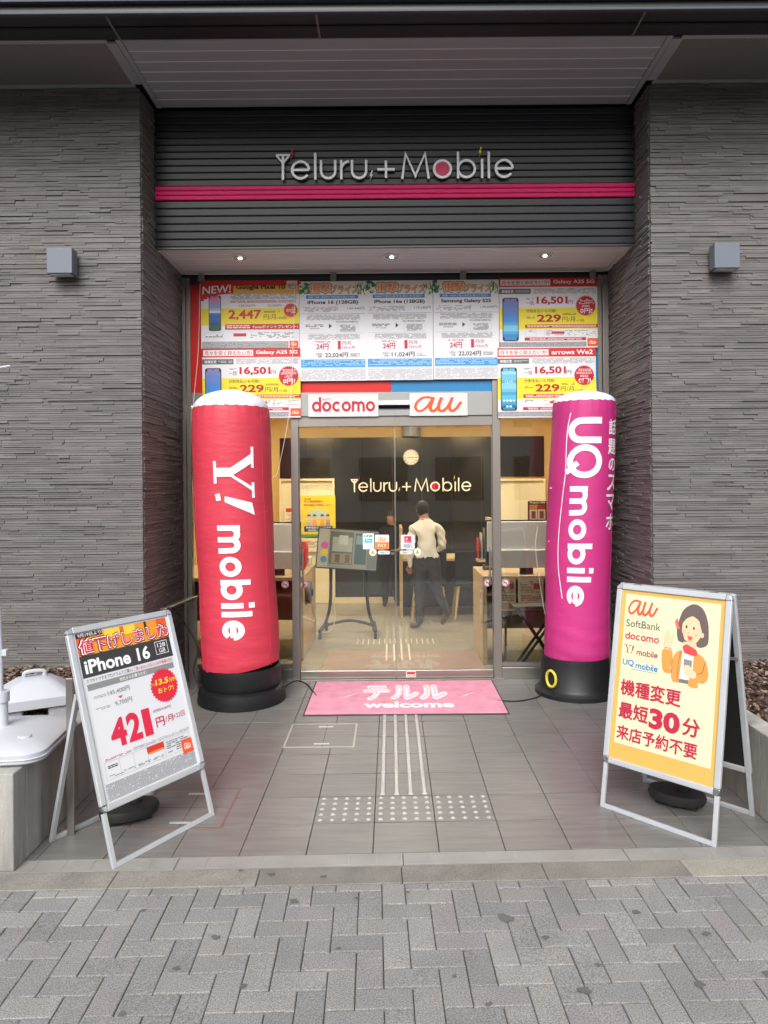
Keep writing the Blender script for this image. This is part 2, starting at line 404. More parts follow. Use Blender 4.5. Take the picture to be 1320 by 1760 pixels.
# ---- ground, road and far side (seen only as light and reflections)
ground = struct(MB().box(-150, 150, -150, 150, -.5, -.06).build('ground', M['asphalt']), 'dark asphalt ground reaching to the horizon')
road = struct(MB().box(-60, 60, -15, -4.2, -.055, -.05).build('road', M['asphalt']), 'asphalt road behind the viewer along the pavement')
opp = thing('building', 'grey office block with rows of windows across the road', 'building', (0, -22, -.06))
MB().box(-34, 30, -34, -22, -.05, 7.5).build('wall', M['opp_wall'], opp)
wo = MB().box(-1.15, 1.15, -.03, .06, -1.05, 1.05).build('window', M['opp_glass']); winm = wo.data; bpy.data.objects.remove(wo)
for j in range(2):
    for i in range(16):
        instance(winm, 'window', opp, (-30 + i * 3.7, -21.97, 2.0 + j * 3.5))

# ---- pavement with herringbone pavers
pav = struct(MB().box(-9, 9, -4.2, 2.962, -.06, -.010).build('pavement', M['joint'], loc=(0, 0, 0)), 'pavement of grey herringbone concrete pavers in front of the shop')
pav['_world'] = 1
def paver_mesh(lx, ly):
    g = .0020; c = .0035; h = .045
    x0, x1, y0, y1 = -lx / 2 + g, lx / 2 - g, -ly / 2 + g, ly / 2 - g
    v = [(x0, y0, -h), (x1, y0, -h), (x1, y1, -h), (x0, y1, -h), (x0, y0, -c * .7), (x1, y0, -c * .7), (x1, y1, -c * .7), (x0, y1, -c * .7),
         (x0 + c, y0 + c, 0), (x1 - c, y0 + c, 0), (x1 - c, y1 - c, 0), (x0 + c, y1 - c, 0)]
    f = [(0, 1, 5, 4), (1, 2, 6, 5), (2, 3, 7, 6), (3, 0, 4, 7), (4, 5, 9, 8), (5, 6, 10, 9), (6, 7, 11, 10), (7, 4, 8, 11), (8, 9, 10, 11)]
    return v, f
PAVM = {}
cells = []
U = .0945
for x in range(-36, 36):
    for y in range(-32, 3):
        t = (x - y) % 4
        ox, oy = .018, -.052
        if t == 0: q = [x * U, (x + 2) * U, y * U, (y + 1) * U]
        elif t == 2: q = [x * U, (x + 1) * U, (y - 1) * U, (y + 1) * U]
        else: continue
        q = [q[0] + ox, q[1] + ox, q[2] + oy, q[3] + oy]
        q[3] = min(q[3], 0)
        if q[3] - q[2] < .02: continue
        cells.append(q)
def paver_key(q):
    cx, cyy = (q[0] + q[1]) / 2, (q[2] + q[3]) / 2
    return abs(cx) / max(cyy + 2.97, .3) * 1.0 + max(0, -.85 - cyy) * 3
cells.sort(key=paver_key)
rest = MB()
for i, q in enumerate(cells):
    lx, ly = round(q[1] - q[0], 3), round(q[3] - q[2], 3)
    c = ST @ Vector(((q[0] + q[1]) / 2, (q[2] + q[3]) / 2, 0))
    tilt = (random.gauss(0, .004), random.gauss(0, .004), SH + random.gauss(0, .004)); dz = random.gauss(0, .0009)
    if i < 300:
        if (lx, ly) not in PAVM:
            v, f = paver_mesh(lx, ly); me = bpy.data.meshes.new('paver'); me.from_pydata(v, [], f); me.materials.append(M['paver']); PAVM[(lx, ly)] = me
        instance(PAVM[(lx, ly)], 'paver', pav, (c.x, c.y, dz), tilt)
    else:
        v, f = paver_mesh(lx, ly); T = Matrix.Translation((c.x, c.y, dz)) @ Matrix.Rotation(SH, 4, 'Z')
        rest.add([T @ Vector(p) for p in v], f)
tag(rest.build('paver_field', M['paver'], pav), None, kind='stuff')
gum = MB()
for (gx, gy, gr) in [(-.98, 2.79, .013), (-.66, 2.62, .016), (-.4, 2.84, .02), (-.15, 2.86, .012), (.93, 2.75, .017), (.55, 2.6, .015), (.62, 2.33, .022), (1.0, 2.35, .02),
                     (1.14, 2.62, .016), (.30, 2.27, .014), (-.86, 2.24, .015), (.7, 2.45, .012), (-.2, 2.55, .012), (.05, 2.9, .012), (-.75, 2.45, .015), (.2, 2.4, .011),
                     (-.3, 3.02, .014), (-.52, 3.04, .018), (-.66, 3.07, .012), (1.25, 2.4, .018), (-.5, 2.36, .013), (.42, 2.72, .03)]:
    n = 11; gum.add([(gx + gr * random.uniform(.35, 1.15) * math.cos(2 * PI * k / n) * 1.2, gy + gr * random.uniform(.35, 1.1) * math.sin(2 * PI * k / n), .0042) for k in range(n)], [tuple(range(n))])
tag(gum.build('gum_stains', mat('old_gum', '#63615f', .8, vary=.2), pav), None, kind='stuff')

# ---- granite kerb strip and drain grate
kerb = struct(MB().add([ST @ Vector(p) for p in ((-5, 0, -.012), (5, 0, -.012), (5, .142, -.012), (-5, .142, -.012))], [(0, 1, 2, 3)]).build('kerb', M['joint']), 'strip of granite kerb stones between pavers and porch')
kerb['_world'] = 1
for k in range(-7, 8):
    xa, xb = -.085 + k * .61 + .0015, -.085 + (k + 1) * .61 - .0015
    b = MB(); b.box(xa, xb, .003, .1385, -.05, .001 + random.gauss(0, .0006), T=ST); b.build('kerb_stone', M['kerb'], kerb, bevel=.003, seg=1)
drain = struct(MB().add([ST @ Vector(p) for p in ((-5, .142, -.022), (5, .142, -.022), (5, .242, -.022), (-5, .242, -.022))], [(0, 1, 2, 3)]).build('drain_channel', M['black']), 'slim metal drain channel along the porch edge')
drain['_world'] = 1
for k in range(-4, 5):
    xa, xb = -.075 + k * .995 + .002, -.075 + (k + 1) * .995 - .002
    b = MB()
    b.box(xa, xb, .1435, .149, -.02, .0015, T=ST); b.box(xa, xb, .234, .2395, -.02, .0015, T=ST)
    b.box(xa, xa + .004, .149, .234, -.02, .001, T=ST); b.box(xb - .004, xb, .149, .234, -.02, .001, T=ST)
    for r in range(9):
        y0 = .1515 + r * .0092; b.box(xa + .004, xb - .004, y0, y0 + .0048, -.010, .0005, T=ST)
    for r in range(1, 8): b.box(xa + r * .125, xa + r * .125 + .003, .149, .234, -.012, .0012, T=ST)
    b.build('grate_panel', mat('grate_metal', '#a3a29e', .45, metal=.25, vary=.1, scale=6), drain)

# ---- porch floor with tiles
porch = struct(MB().add([(-2.6, 3.13, -.012), (2.8, 3.27, -.012), (2.8, 6.15, -.012), (-2.6, 6.15, -.012)], [(0, 1, 2, 3)]).build('porch_floor', M['grout']), 'porch floor of large grey stone tiles')
porch['_world'] = 1
def row_y(k, x): return 3.213 + .3 * k + .027 * (x - .13) * max(0, 1 - k / 6) - (0 if k else -.004)
for k in range(10):
    for i in range(-7, 7):
        xa, xb = -.095 + .3 * i + .0018, -.095 + .3 * (i + 1) - .0018
        if xb < -1.9 or xa > 2.1: continue
        g = .0042; z = random.gauss(0, .0005)
        top = row_y(k + 1, 0) if k < 9 else 6.14
        p = [(xa, row_y(k, xa) + g), (xb, row_y(k, xb) + g), (xb, (row_y(k + 1, xb) if k < 9 else 6.14) - g), (xa, (row_y(k + 1, xa) if k < 9 else 6.14) - g)]
        c = .0012; cx = sum(q[0] for q in p) / 4; cyy = sum(q[1] for q in p) / 4
        lo = [(a, b, -.012) for a, b in p]; mid = [(a, b, z - .0008) for a, b in p]; hi = [(a + (c if a < cx else -c), b + (c if b < cyy else -c), z) for a, b in p]
        f = [(j, (j + 1) % 4, (j + 1) % 4 + 4, j + 4) for j in range(4)] + [(j + 4, (j + 1) % 4 + 4, (j + 1) % 4 + 8, j + 8) for j in range(4)] + [(8, 9, 10, 11)]
        MB().add(lo + mid + hi, f).build('tile', M['tile'], porch)

# ---- tactile guidance on the porch: studs and bars
M['stud'] = mat('steel_stud', '#c4c4c2', .3, metal=.6, vary=.04)
M['barsteel'] = mat('guide_bar', '#b2b2b2', .35, metal=.6, vary=.05)
tac = thing('tactile_paving', 'bright metal tactile studs and four guide bars set into porch tiles', 'tactile paving', (.055, 3.66, 0))
sb = MB(); sb.lathe([(.0085, .0), (.0085, .003), (.007, .0052), (.004, .006)], n=10); sb.lathe([(.0125, .0), (.0125, .0009)], n=10)
studm = sb.build('stud', M['stud'], None, smooth=True); sm = studm.data; bpy.data.objects.remove(studm)
for i in range(15):
    for j in range(5):
        x = -.395 + .03 + .0600 * i; y0, y1 = row_y(1, x), row_y(2, x)
        instance(sm, 'stud', tac, (x, y0 + (y1 - y0) * (j + .5) / 5, .0008), (0, 0, random.random() * 3))
for i in range(4):
    x = -.095 + .0375 + .075 * i
    for k in range(2, 7):
        ya, yb = row_y(k, x) + .006, min(row_y(k + 1, x) - .002, 5.16)
        if yb - ya < .05: continue
        b = MB(); b.prism([(x - .0125, .0006), (x + .0125, .0006), (x + .009, .005), (x - .009, .005)], ya, yb); b.build('guide_bar', M['barsteel'], tac)
        MB().box(x - .0135, x + .0135, ya - .004, ya + .006, .0006, .0062).build('bar_cap', M['stud'], tac, bevel=.001, seg=1)

# ---- floor hatches
def hatch(label, x0, x1, y0, y1, frame_m, grp):
    t = thing('floor_hatch', label, 'hatch', ((x0 + x1) / 2, (y0 + y1) / 2, 0), group=grp)
    w = .012
    b = MB(); b.box(x0, x1, y0, y0 + w, -.01, .0022); b.box(x0, x1, y1 - w, y1, -.01, .0022); b.box(x0, x0 + w, y0 + w, y1 - w, -.01, .0022); b.box(x1 - w, x1, y0 + w, y1 - w, -.01, .0022)
    b.build('frame', frame_m, t)
    MB().box(x0 + w + .003, x1 - w - .003, y0 + w + .003, y1 - w - .003, -.01, .0016).build('cover', M['tile'], t)
    b = MB(); xm = (x0 + x1) / 2 + .02
    b.box(xm, xm + .0025, y0 + w + .004, y1 - w - .004, .0016, .0020); b.box(x0 + w + .004, x1 - w - .004, (y0 + y1) / 2, (y0 + y1) / 2 + .0025, .0016, .0020); b.build('joint', M['grout'], t)
    for yy in (y0 + .05, y1 - .075): MB().box(x0 + (x1 - x0) * .42, x0 + (x1 - x0) * .64, yy, yy + .018, .0016, .0034).build('handle', M['alum'], t, bevel=.001, seg=1)
hatch('square inspection hatch with pale metal frame left of the guide bars', -.70, -.245, 4.525, 4.975, mat('hatch_frame', '#b5b1a6', .4, metal=.3, vary=.08), None)
hatch('inspection hatch with worn reddish frame beneath the leaning white price board', -1.30, -.832, 3.46, 3.915, mat('rusty_frame', '#7e6460', .6, vary=.2, scale=30), None)

# ---- slate clad walls either side
unit = bpy.data.meshes.new('slate_strip')
unit.from_pydata([(-.5, -.5, -.5), (.5, -.5, -.5), (.5, .5, -.5), (-.5, .5, -.5), (-.5, -.5, .5), (.5, -.5, .5), (.5, .5, .5), (-.5, .5, .5)], [],
                 [(0, 1, 5, 4), (1, 2, 6, 5), (3, 0, 4, 7), (4, 5, 6, 7), (0, 3, 2, 1), (2, 3, 7, 6)])
unit.materials.append(M['clad'])
def clad_wall(label, side, xe, xo):
    """side -1: the wall lies left of xe; +1: right. front face y=5.11, return face x=xe running back to the glazing"""
    t = thing('slate_wall', label, 'wall', (xe + side * .6, 5.3, 0))
    xa, xb = (min(xe, xo), max(xe, xo))
    MB().box(xa + (.012 if side > 0 else 0), xb - (.012 if side < 0 else 0), 5.122, 6.4, 0, 4.53).build('bed', M['clad_back'], t)
    strips = []
    def face(length, place):
        z = 0.0
        while z < 4.5:
            h = random.choice([.012, .015, .017, .017, .019, .023]); x = -random.random() * .2
            while x < length:
                ln = random.choice([.08, .15, .15, .3, .3, .3, .45])
                a, b = max(x, 0), min(x + ln, length)
                if b - a > .012: strips.append(place(a, b, z, z + h, random.choice([0, .002, .004, .007, .010])))
                x += ln
            z += h
    sgn = side
    def front(a, b, z0, z1, pr):                    # a, b measured from the corner
        x0, x1 = sorted((xe + sgn * a, xe + sgn * b))
        return ((x0 + .0007, x1 - .0007), (5.11 - pr, 5.13), (z0 + .0016, z1 - .0010))
    def ret(a, b, z0, z1, pr):
        y0, y1 = 5.128 + a, 5.128 + b
        xs = sorted((xe - sgn * pr, xe + sgn * .02))
        return (tuple(xs), (y0 + .0007, y1 - .0007), (z0 + .0016, z1 - .0010))
    face(abs(xo - xe), front); nf = len(strips)
    face(6.09 - 5.128, ret)
    def size(s):
        (x0, x1), (y0, y1), (z0, z1) = s
        ctr = (x0 + x1) / 2
        if abs(ctr) > 2.75 or z0 < .35 or z1 > 4.45: return 0
        return max((x1 - x0) * 1.0, (y1 - y0) * .3) * (z1 - z0)
    order = sorted(range(len(strips)), key=lambda i: -size(strips[i]))
    big = set(order[:300])
    mb = MB()
    for i, ((x0, x1), (y0, y1), (z0, z1)) in enumerate(strips):
        if i in big:
            instance(unit, 'slate_strip', t, ((x0 + x1) / 2, (y0 + y1) / 2, (z0 + z1) / 2), (0, random.gauss(0, .0008), random.gauss(0, .001)), (x1 - x0, y1 - y0, z1 - z0))
        else:
            v = [(x0, y0, z0), (x1, y0, z0), (x1, y1, z0), (x0, y1, z0), (x0, y0, z1), (x1, y0, z1), (x1, y1, z1), (x0, y1, z1)]
            mb.add(v, [(0, 1, 5, 4), (1, 2, 6, 5), (3, 0, 4, 7), (4, 5, 6, 7), (0, 3, 2, 1), (2, 3, 7, 6)])
    tag(mb.build('slate_courses', M['clad'], t), None, kind='stuff')
    return t
XL, XR = -1.775, 1.87
clad_wall('wall of thin grey slate strips beside the red inflatable column', -1, XL, -4.6)
clad_wall('wall of thin grey slate strips beside the magenta inflatable column', 1, XR, 4.7)

# ---- canopy: dark fascia, panelled soffit, perforated side panels
can = thing('canopy', 'dark metal canopy with grey panelled soffit over the entrance', 'canopy', (0, 4.6, 4.5))
b = MB(); b.box(-5.5, 5.5, 4.30, 4.56, 4.515, 4.60); b.build('dark_edge', M['dark'], can)
MB().box(-5.5, 5.5, 4.43, 4.445, 4.508, 4.5145).build('drip_strip', M['black'], can)
b = MB(); b.box(-5.5, 5.5, 4.272, 4.30, 4.490, 4.506); b.build('edge_trim', M['trim'], can, bevel=.004)
MB().box(-5.5, 5.5, 4.2905, 4.2998, 4.509, 4.598).build('dark_band', M['dark'], can)
MB().box(-5.5, 5.5, 4.30, 4.34, 4.6005, 4.68).build('dark_band', M['dark'], can)
b = MB(); b.box(-5.5, 5.5, 4.255, 4.29, 4.553, 4.572); b.build('edge_trim', M['trim'], can, bevel=.004)
MB().box(-5.5, 5.5, 4.29, 4.34, 4.6805, 5.4).build('upper_cladding', M['dark'], can)
for x in (-1.70, -.43, 1.56): MB().box(x - .006, x + .006, 4.302, 4.555, 4.504, 4.516).build('joint_cover', M['alum_dull'], can)
MB().box(-5.5, 5.5, 4.562, 6.3, 4.545, 5.4).build('slab', M['dark'], can)
MB().box(-1.74, 1.83, 4.562, 5.385, 4.53, 4.544).build('soffit_reveal', M['soffit_gap'], can)
for k in range(7):
    y0 = 4.566 + k * .1168; MB().box(-1.70, 1.79, y0 + .004, y0 + .1128, 4.515, 4.5295).build('soffit_panel', M['soffit'], can, bevel=.002, seg=1)
    if k: MB().box(-1.70, 1.79, y0 - .0035, y0 + .0035, 4.5125, 4.529).build('soffit_joint', M['soffit_gap'], can)
for x0, x1 in ((-1.74, -1.704), (1.794, 1.83)): MB().box(x0, x1, 4.564, 5.384, 4.513, 4.5285).build('side_trim', M['soffit'], can)
def perf_mat():
    m = mat('perforated_panel', '#8a8682', .5, vary=.03); nt = m.node_tree; N = nt.nodes; L = nt.links
    tc = N.new('ShaderNodeNewGeometry'); mp = N.new('ShaderNodeMapping'); mp.inputs['Rotation'].default_value = (0, 0, R(45)); L.new(tc.outputs['Position'], mp.inputs[0])
    vo = N.new('ShaderNodeTexVoronoi'); vo.inputs['Scale'].default_value = 70; vo.inputs['Randomness'].default_value = 0; L.new(mp.outputs[0], vo.inputs['Vector'])
    lt = N.new('ShaderNodeMath'); lt.operation = 'LESS_THAN'; lt.inputs[1].default_value = .30; L.new(vo.outputs['Distance'], lt.inputs[0])
    mx = N.new('ShaderNodeMix'); mx.data_type = 'RGBA'; mx.inputs[7].default_value = (.006, .006, .006, 1)
    L.new(lt.outputs[0], mx.inputs[0]); L.new(N[m['base_vec']].outputs[0], mx.inputs[6]); L.new(mx.outputs[2], N['Principled BSDF'].inputs['Base Color']); return m
M['perf'] = perf_mat()
for x0, x1 in ((-5.4, -1.80), (1.89, 5.4)):
    xa, xb = (x0, -1.815) if x0 < 0 else (1.905, x1)
    MB().box(xa, xb, 4.60, 5.065, 4.517, 4.531).build('perforated_panel', M['perf'], can)
    b = MB(); b.box(x0, x1, 4.564, 4.598, 4.515, 4.53); b.box(x0, x1, 5.067, 5.125, 4.515, 4.53)
    xs = (-1.813, -1.745) if x0 < 0 else (1.835, 1.903); b.box(xs[0], xs[1], 4.5985, 5.0665, 4.515, 4.53); b.build('panel_frame', M['soffit'], can)

# ---- shop sign fascia of horizontal slats
fas = thing('sign_fascia', 'charcoal slatted sign fascia with three pink bands above the door', 'fascia', (.05, 5.44, 3.475))
MB().box(XL + .002, XR - .002, 5.44, 6.0, 3.50, 4.513).build('backing', M['dark'], fas)
def slat_prof(z0, z1, y, m):
    b = MB(); g = .0035
    b.v = []; p = [(y + .03, z0 + g), (y + .004, z0 + g), (y, z0 + g + .006), (y - .004, z1 - g - .004), (y - .001, z1 - g), (y + .03, z1 - g)]
    n = len(p); b.add([(XL + .012, a, c) for a, c in p] + [(XR - .012, a, c) for a, c in p], [tuple(range(n)), tuple(range(2 * n - 1, n - 1, -1))] + [(i, i + n, (i + 1) % n + n, (i + 1) % n) for i in range(n)])
    return b.build('slat', m, fas)
n_up = 11; zt = 4.513; zp1, zp0 = 3.932, 3.825; zb = 3.475
for k in range(n_up): slat_prof(zt - (zt - zp1) * (k + 1) / n_up, zt - (zt - zp1) * k / n_up, 5.415, M['fascia'])
for k in range(3): slat_prof(zp0 + (zp1 - zp0) * k / 3, zp0 + (zp1 - zp0) * (k + 1) / 3, 5.398, M['pink'])
for k in range(6): slat_prof(zb + (zp0 - zb) * k / 6, zb + (zp0 - zb) * (k + 1) / 6, 5.415, M['fascia'])
for x in (XL + .002, XR - .012): MB().box(x, x + .01, 5.405, 5.44, 3.475, 4.513).build('end_trim', M['dark'], fas)
MB().box(XL + .012, XR - .012, 5.418, 5.44, 3.462, 3.4745).build('bottom_trim', M['dark'], fas)

# ---- sign lettering
M['letter'] = mat('white_letter', '#f4f4f6', .35, vary=.02); M['letter_side'] = mat('letter_return', '#8f9296', .4, vary=.02)
M['bolt_r'] = mat('red_bolt', '#c02840', .4, vary=.02); M['bolt_y'] = mat('yellow_bolt', '#e8d83a', .4, vary=.02); M['disc'] = mat('magenta_disc', '#d2125a', .35, vary=.02)
BOLT = [(.22, 1.0), (.0, .42), (.16, .46), (.02, 0), (.34, .62), (.17, .58), (.34, 1.0)]
def logo(name, label, cat, x0, width, y, z, depth, mats, w=.125):
    k = width / 12.39; t = thing(name, label, cat, (x0, y, z))
    letters = []
    for ch, x in zip('Telvrv+Mobile', (0, .775, 1.98, 2.28, 3.33, 3.89, 5.27, 6.5, 8.16, 9.41, 10.66, 11.01, 11.37)):
        adv, ss = glyph(ch, w); letters.append((ch, x, adv, ss))
    for ch, lx, adv, ss in letters:
        b = MB()
        for si, sg in enumerate(ss):
            cl = isinstance(sg, tuple); pts = sg[1] if cl else sg
            ww = w * (.8 if ch == 'T' and si else 1)
            vv, ff = stroke_geo([(p[0] + lx, p[1]) for p in pts], ww, cl); n = len(vv); off = si * .0004
            V = [(x0 + p[0] * k, y - depth - off, z + p[1] * k) for p in vv] + [(x0 + p[0] * k, y, z + p[1] * k) for p in vv]
            b.add(V, ff, 0)
            h = n // 2
            rim = []
            cnt = h if cl else h - 1
            for i in range(cnt):
                j = (i + 1) % h; rim += [(i, j, j + n, i + n), (h + j, h + i, h + i + n, h + j + n)]
            if not cl: rim += [(h, 0, n, h + n), (h - 1, n - 1, 2 * n - 1, h - 1 + n)]
            b.add(V, rim, 1)
        b.build('letter', [mats[0], mats[1]], t)
        if ch == 'o':
            d = MB(); pts = arc(lx + .5, .5, .5 - w + .01, 0, 360, 28)[:-1]
            d.prism([(x0 + p[0] * k, z + p[1] * k) for p in pts], y - depth * .75, y - .001); d.build('disc', mats[3], t)
    def bolt(bx, bz, s, m):
        d = MB(); d.prism([(x0 + (bx + p[0] * s) * k, z + (bz + p[1] * s) * k) for p in BOLT], y - depth, y); d.build('bolt', m, t)
    bolt(letters[0][1] + .74, 1.05, .55, mats[2]); bolt(letters[5][1] + .98, -.05, .5, mats[0])
    il = [l for l in letters if l[0] == 'i'][0]; bolt(il[1] - .12, 1.08, .55, mats[4])
    return t
logo('shop_sign', 'raised white lettering with a magenta disc on the slatted fascia', 'sign', -.845, 1.79, 5.392, 3.962, .022, [M['letter'], M['letter_side'], M['bolt_r'], M['disc'], M['bolt_y']])

# ---- lower soffit with downlights
low = thing('entrance_soffit', 'pale panelled soffit with three downlights above the glass door', 'soffit', (.05, 5.8, 3.47))
MB().box(XL + .02, XR - .02, 5.442, 6.2, 3.492, 3.4995).build('soffit_reveal', M['soffit_gap'], low)
M['soffit2'] = mat('pale_soffit', '#d8d2cf', .32, vary=.03)
for k in range(5):
    y0 = 5.4425 + k * .131
    MB().box(XL + .04, XR - .04, y0 + .003, y0 + .128, 3.475, 3.4915).build('soffit_panel', M['soffit2'], low, bevel=.002, seg=1)
    if k: MB().box(XL + .04, XR - .04, y0 - .0025, y0 + .0025, 3.4735, 3.491).build('soffit_joint', M['soffit_gap'], low)
for x0, x1 in ((XL + .002, XL + .037), (XR - .037, XR - .002)): MB().box(x0, x1, 5.4425, 6.1, 3.472, 3.4995).build('side_trim', M['soffit2'], low)
for x, nm in ((-1.18, 'chrome downlight recessed in soffit above the red inflatable'), (.02, 'chrome downlight recessed in middle of the entrance soffit'), (1.235, 'chrome downlight recessed in soffit above the magenta inflatable')):
    t = thing('downlight', nm, 'downlight', (x, 5.66, 3.475), group='downlights in the entrance soffit')
    b = MB(); b.lathe([(.052, 3.4745), (.066, 3.4745), (.068, 3.470), (.066, 3.466), (.053, 3.467)], (x, 5.66, 0), 32); b.build('ring', mat('satin_ring', '#e2e2e2', .35, metal=.2, vary=.01), t, smooth=True)
    b = MB(); b.lathe([(.053, 3.4665), (.045, 3.4735), (.03, 3.4742)], (x, 5.66, 0), 32); b.build('reflector', mat('satin_reflector', '#c9c9c6', .25, metal=.5, vary=.02), t, smooth=True)
    b = MB(); b.lathe([(.016, 3.4742), (.018, 3.466), (.012, 3.459), (.001, 3.456)], (x, 5.66, 0), 20); b.build('bulb', mat('frosted_bulb', '#f4f0e6', .3, vary=.01, emit='#fff2de', estr=4.0), t, smooth=True)

# ---- wall lamps
for x0, lab in ((-2.392, 'square blue grey wall lamp on slate wall above white plastic flag bases'), (2.272, 'square blue grey wall lamp on slate wall above the yellow poster board')):
    t = thing('wall_lamp', lab, 'wall lamp', (x0 + .089, 5.09, 3.155), group='square lamps on the slate walls')
    MB().box(x0 + .02, x0 + .158, 5.075, 5.118, 3.175, 3.315).build('back_plate', M['dark'], t)
    MB().box(x0, x0 + .178, 4.985, 5.075, 3.157, 3.334).build('lamp_body', M['lampgrey'], t, bevel=.004)
    MB().box(x0 + .02, x0 + .158, 5.0, 5.06, 3.151, 3.1565).build('lens', mat('lamp_lens', '#c9ccd0', .3, vary=.01), t)

# ================================================================== GLASS SHOP FRONT
sf = thing('glazed_facade', 'aluminium framed glass shop front with red and blue transom panels', 'shop front', (.05, 6.1, 0))
M['frame'] = mat('shopfront_aluminium', '#9a948e', .38, metal=.75, vary=.06, scale=3, stretch=(1, 1, .15))
M['red_panel'] = mat('red_acrylic', '#d8231f', .3, vary=.03); M['blue_panel'] = mat('blue_acrylic', '#2f86bd', .3, vary=.03)
M['header'] = mat('header_grey', '#a3a4a1', .4, metal=.25, vary=.03, scale=2)
for x0, x1 in ((XL + .003, -1.742), (-1.736, -1.70), (-.85, -.787), (.867, .935), (1.775, 1.808), (1.816, XR - .003)):
    MB().box(x0, x1, 6.085, 6.155, 0.0, 3.44).build('mullion', M['frame'], sf, bevel=.003)
MB().box(XL + .003, XR - .003, 6.10, 6.16, 3.4405, 3.471).build('head_recess', M['black'], sf)
MB().box(-1.699, 1.774, 6.078, 6.15, 3.385, 3.4395).build('head_beam', M['dark'], sf)
for x in (-1.62, 1.70, -.5, .6): MB().box(x, x + .05, 6.05, 6.076, 3.40, 3.465).build('bracket', M['alum_dull'], sf, bevel=.003)
for x0, x1 in ((-1.699, -.851), (.936, 1.774)):
    MB().box(x0, x1, 6.09, 6.15, 2.36, 2.46).build('transom', M['frame'], sf, bevel=.003)
    MB().box(x0, x1, 6.09, 6.15, .0, .10).build('bottom_rail', M['steel'], sf, bevel=.003)
    MB().box(x0, x1, 6.105, 6.135, .105, .135).build('glazing_bead', M['frame'], sf)
    MB().box(x0, x1, 6.116, 6.124, .1, 2.36).build('pane', M['glass'], sf)
MB().box(-1.699, .006, 6.100, 6.108, 2.455, 3.384).build('red_panel', M['red_panel'], sf)
MB().box(.008, 1.774, 6.100, 6.108, 2.455, 3.384).build('blue_panel', M['blue_panel'], sf)
for x0, x1 in ((-1.699, -.851), (-.786, .866), (.936, 1.774)): MB().box(x0, x1, 6.112, 6.118, 2.47, 3.384).build('transom_pane', M['glass'], sf)
MB().box(-.786, .8655, 6.070, 6.20, 2.25, 2.452).build('door_header', M['header'], sf, bevel=.004)
MB().box(-.10, .165, 6.050, 6.069, 2.34, 2.378).build('sensor', mat('sensor_white', '#e4e6e6', .4, vary=.02), sf, bevel=.003)
MB().box(-.10, .165, 6.055, 6.069, 2.312, 2.3395).build('sensor_lens', M['black_gloss'], sf)
MB().box(-.786, .034, 6.088, 6.16, 2.166, 2.2495).build('head_rail', M['frame'], sf); MB().box(.037, .866, 6.088, 6.16, 2.166, 2.2495).build('head_rail', M['frame'], sf)
MB().box(-.9, .95, 6.06, 6.2, -.005, .008).build('threshold', M['steel'], sf)
def door(label, x0, x1):
    t = thing('sliding_door', label, 'door', ((x0 + x1) / 2, 6.12, .01))
    MB().box(x0, x1, 6.105, 6.145, .012, .078).build('bottom_rail', M['steel'], t, bevel=.003)
    MB().box(x0 + .004, x1 - .004, 6.121, 6.129, .079, 2.164).build('pane', M['glass'], t)
    for xs in (x0, x1 - .004): MB().box(xs, xs + .0038, 6.119, 6.131, .079, 2.164).build('edge_strip', M['alum_dull'], t)
    return t
dl = door('glass sliding door leaf on the side of the red inflatable', -.784, .0335)
dr = door('glass sliding door leaf on the side of the magenta inflatable', .0365, .8645)
for x, t in ((-.755, dl), (.835, dr)):
    b = MB(); b.tube([(x, 6.10, .80), (x, 6.075, .82), (x, 6.075, 1.10), (x, 6.10, 1.12)], .008, 8); b.build('handle', M['alum_dull'], t, smooth=True)

# ---- door signs
def flat_map(x0, z0, y, amp=0.0, ph=0.0, curl=None):
    def f(u, v, n):
        w = amp * (math.sin(u * 9 + ph) * .6 + math.sin(v * 11 + u * 4 + ph * 2) * .4) if amp else 0
        if curl: w += curl(u, v)
        return (x0 + u, y - n + w, z0 + v)
    return f
def plate(label, x0, x1, z0, z1, y, cat='sign', name='sign_plate', th=.006, col='#dcdad9'):
    t = thing(name, label, cat, ((x0 + x1) / 2, y, z0))
    MB().box(x0, x1, y, y + th, z0, z1).build('plate', print_mat(col, .35), t, bevel=.001, seg=1)
    return t
t = plate('white sign with round crimson lettering over the door', -.697, -.102, 2.245, 2.44, 6.062)
p = Print(flat_map(-.697, 2.245, 6.062)); p.strokes('docomo', .032, .042, .088, '#bf1038', 1, w=.25, gap=.1, width=.535); p.build('lettering', t)
p = Print(flat_map(-.697, 2.245, 6.062)); p.text('NTT', .125, .138, .017, '#7a2038', 1, width=.065); p.build('small_lettering', t)
t = plate('white sign with orange script lettering over the door', .163, .656, 2.246, 2.44, 6.062)
p = Print(flat_map(.163, 2.246, 6.062)); p.au(.04, .036, .122, '#e2571f', 1, .41); p.build('lettering', t)

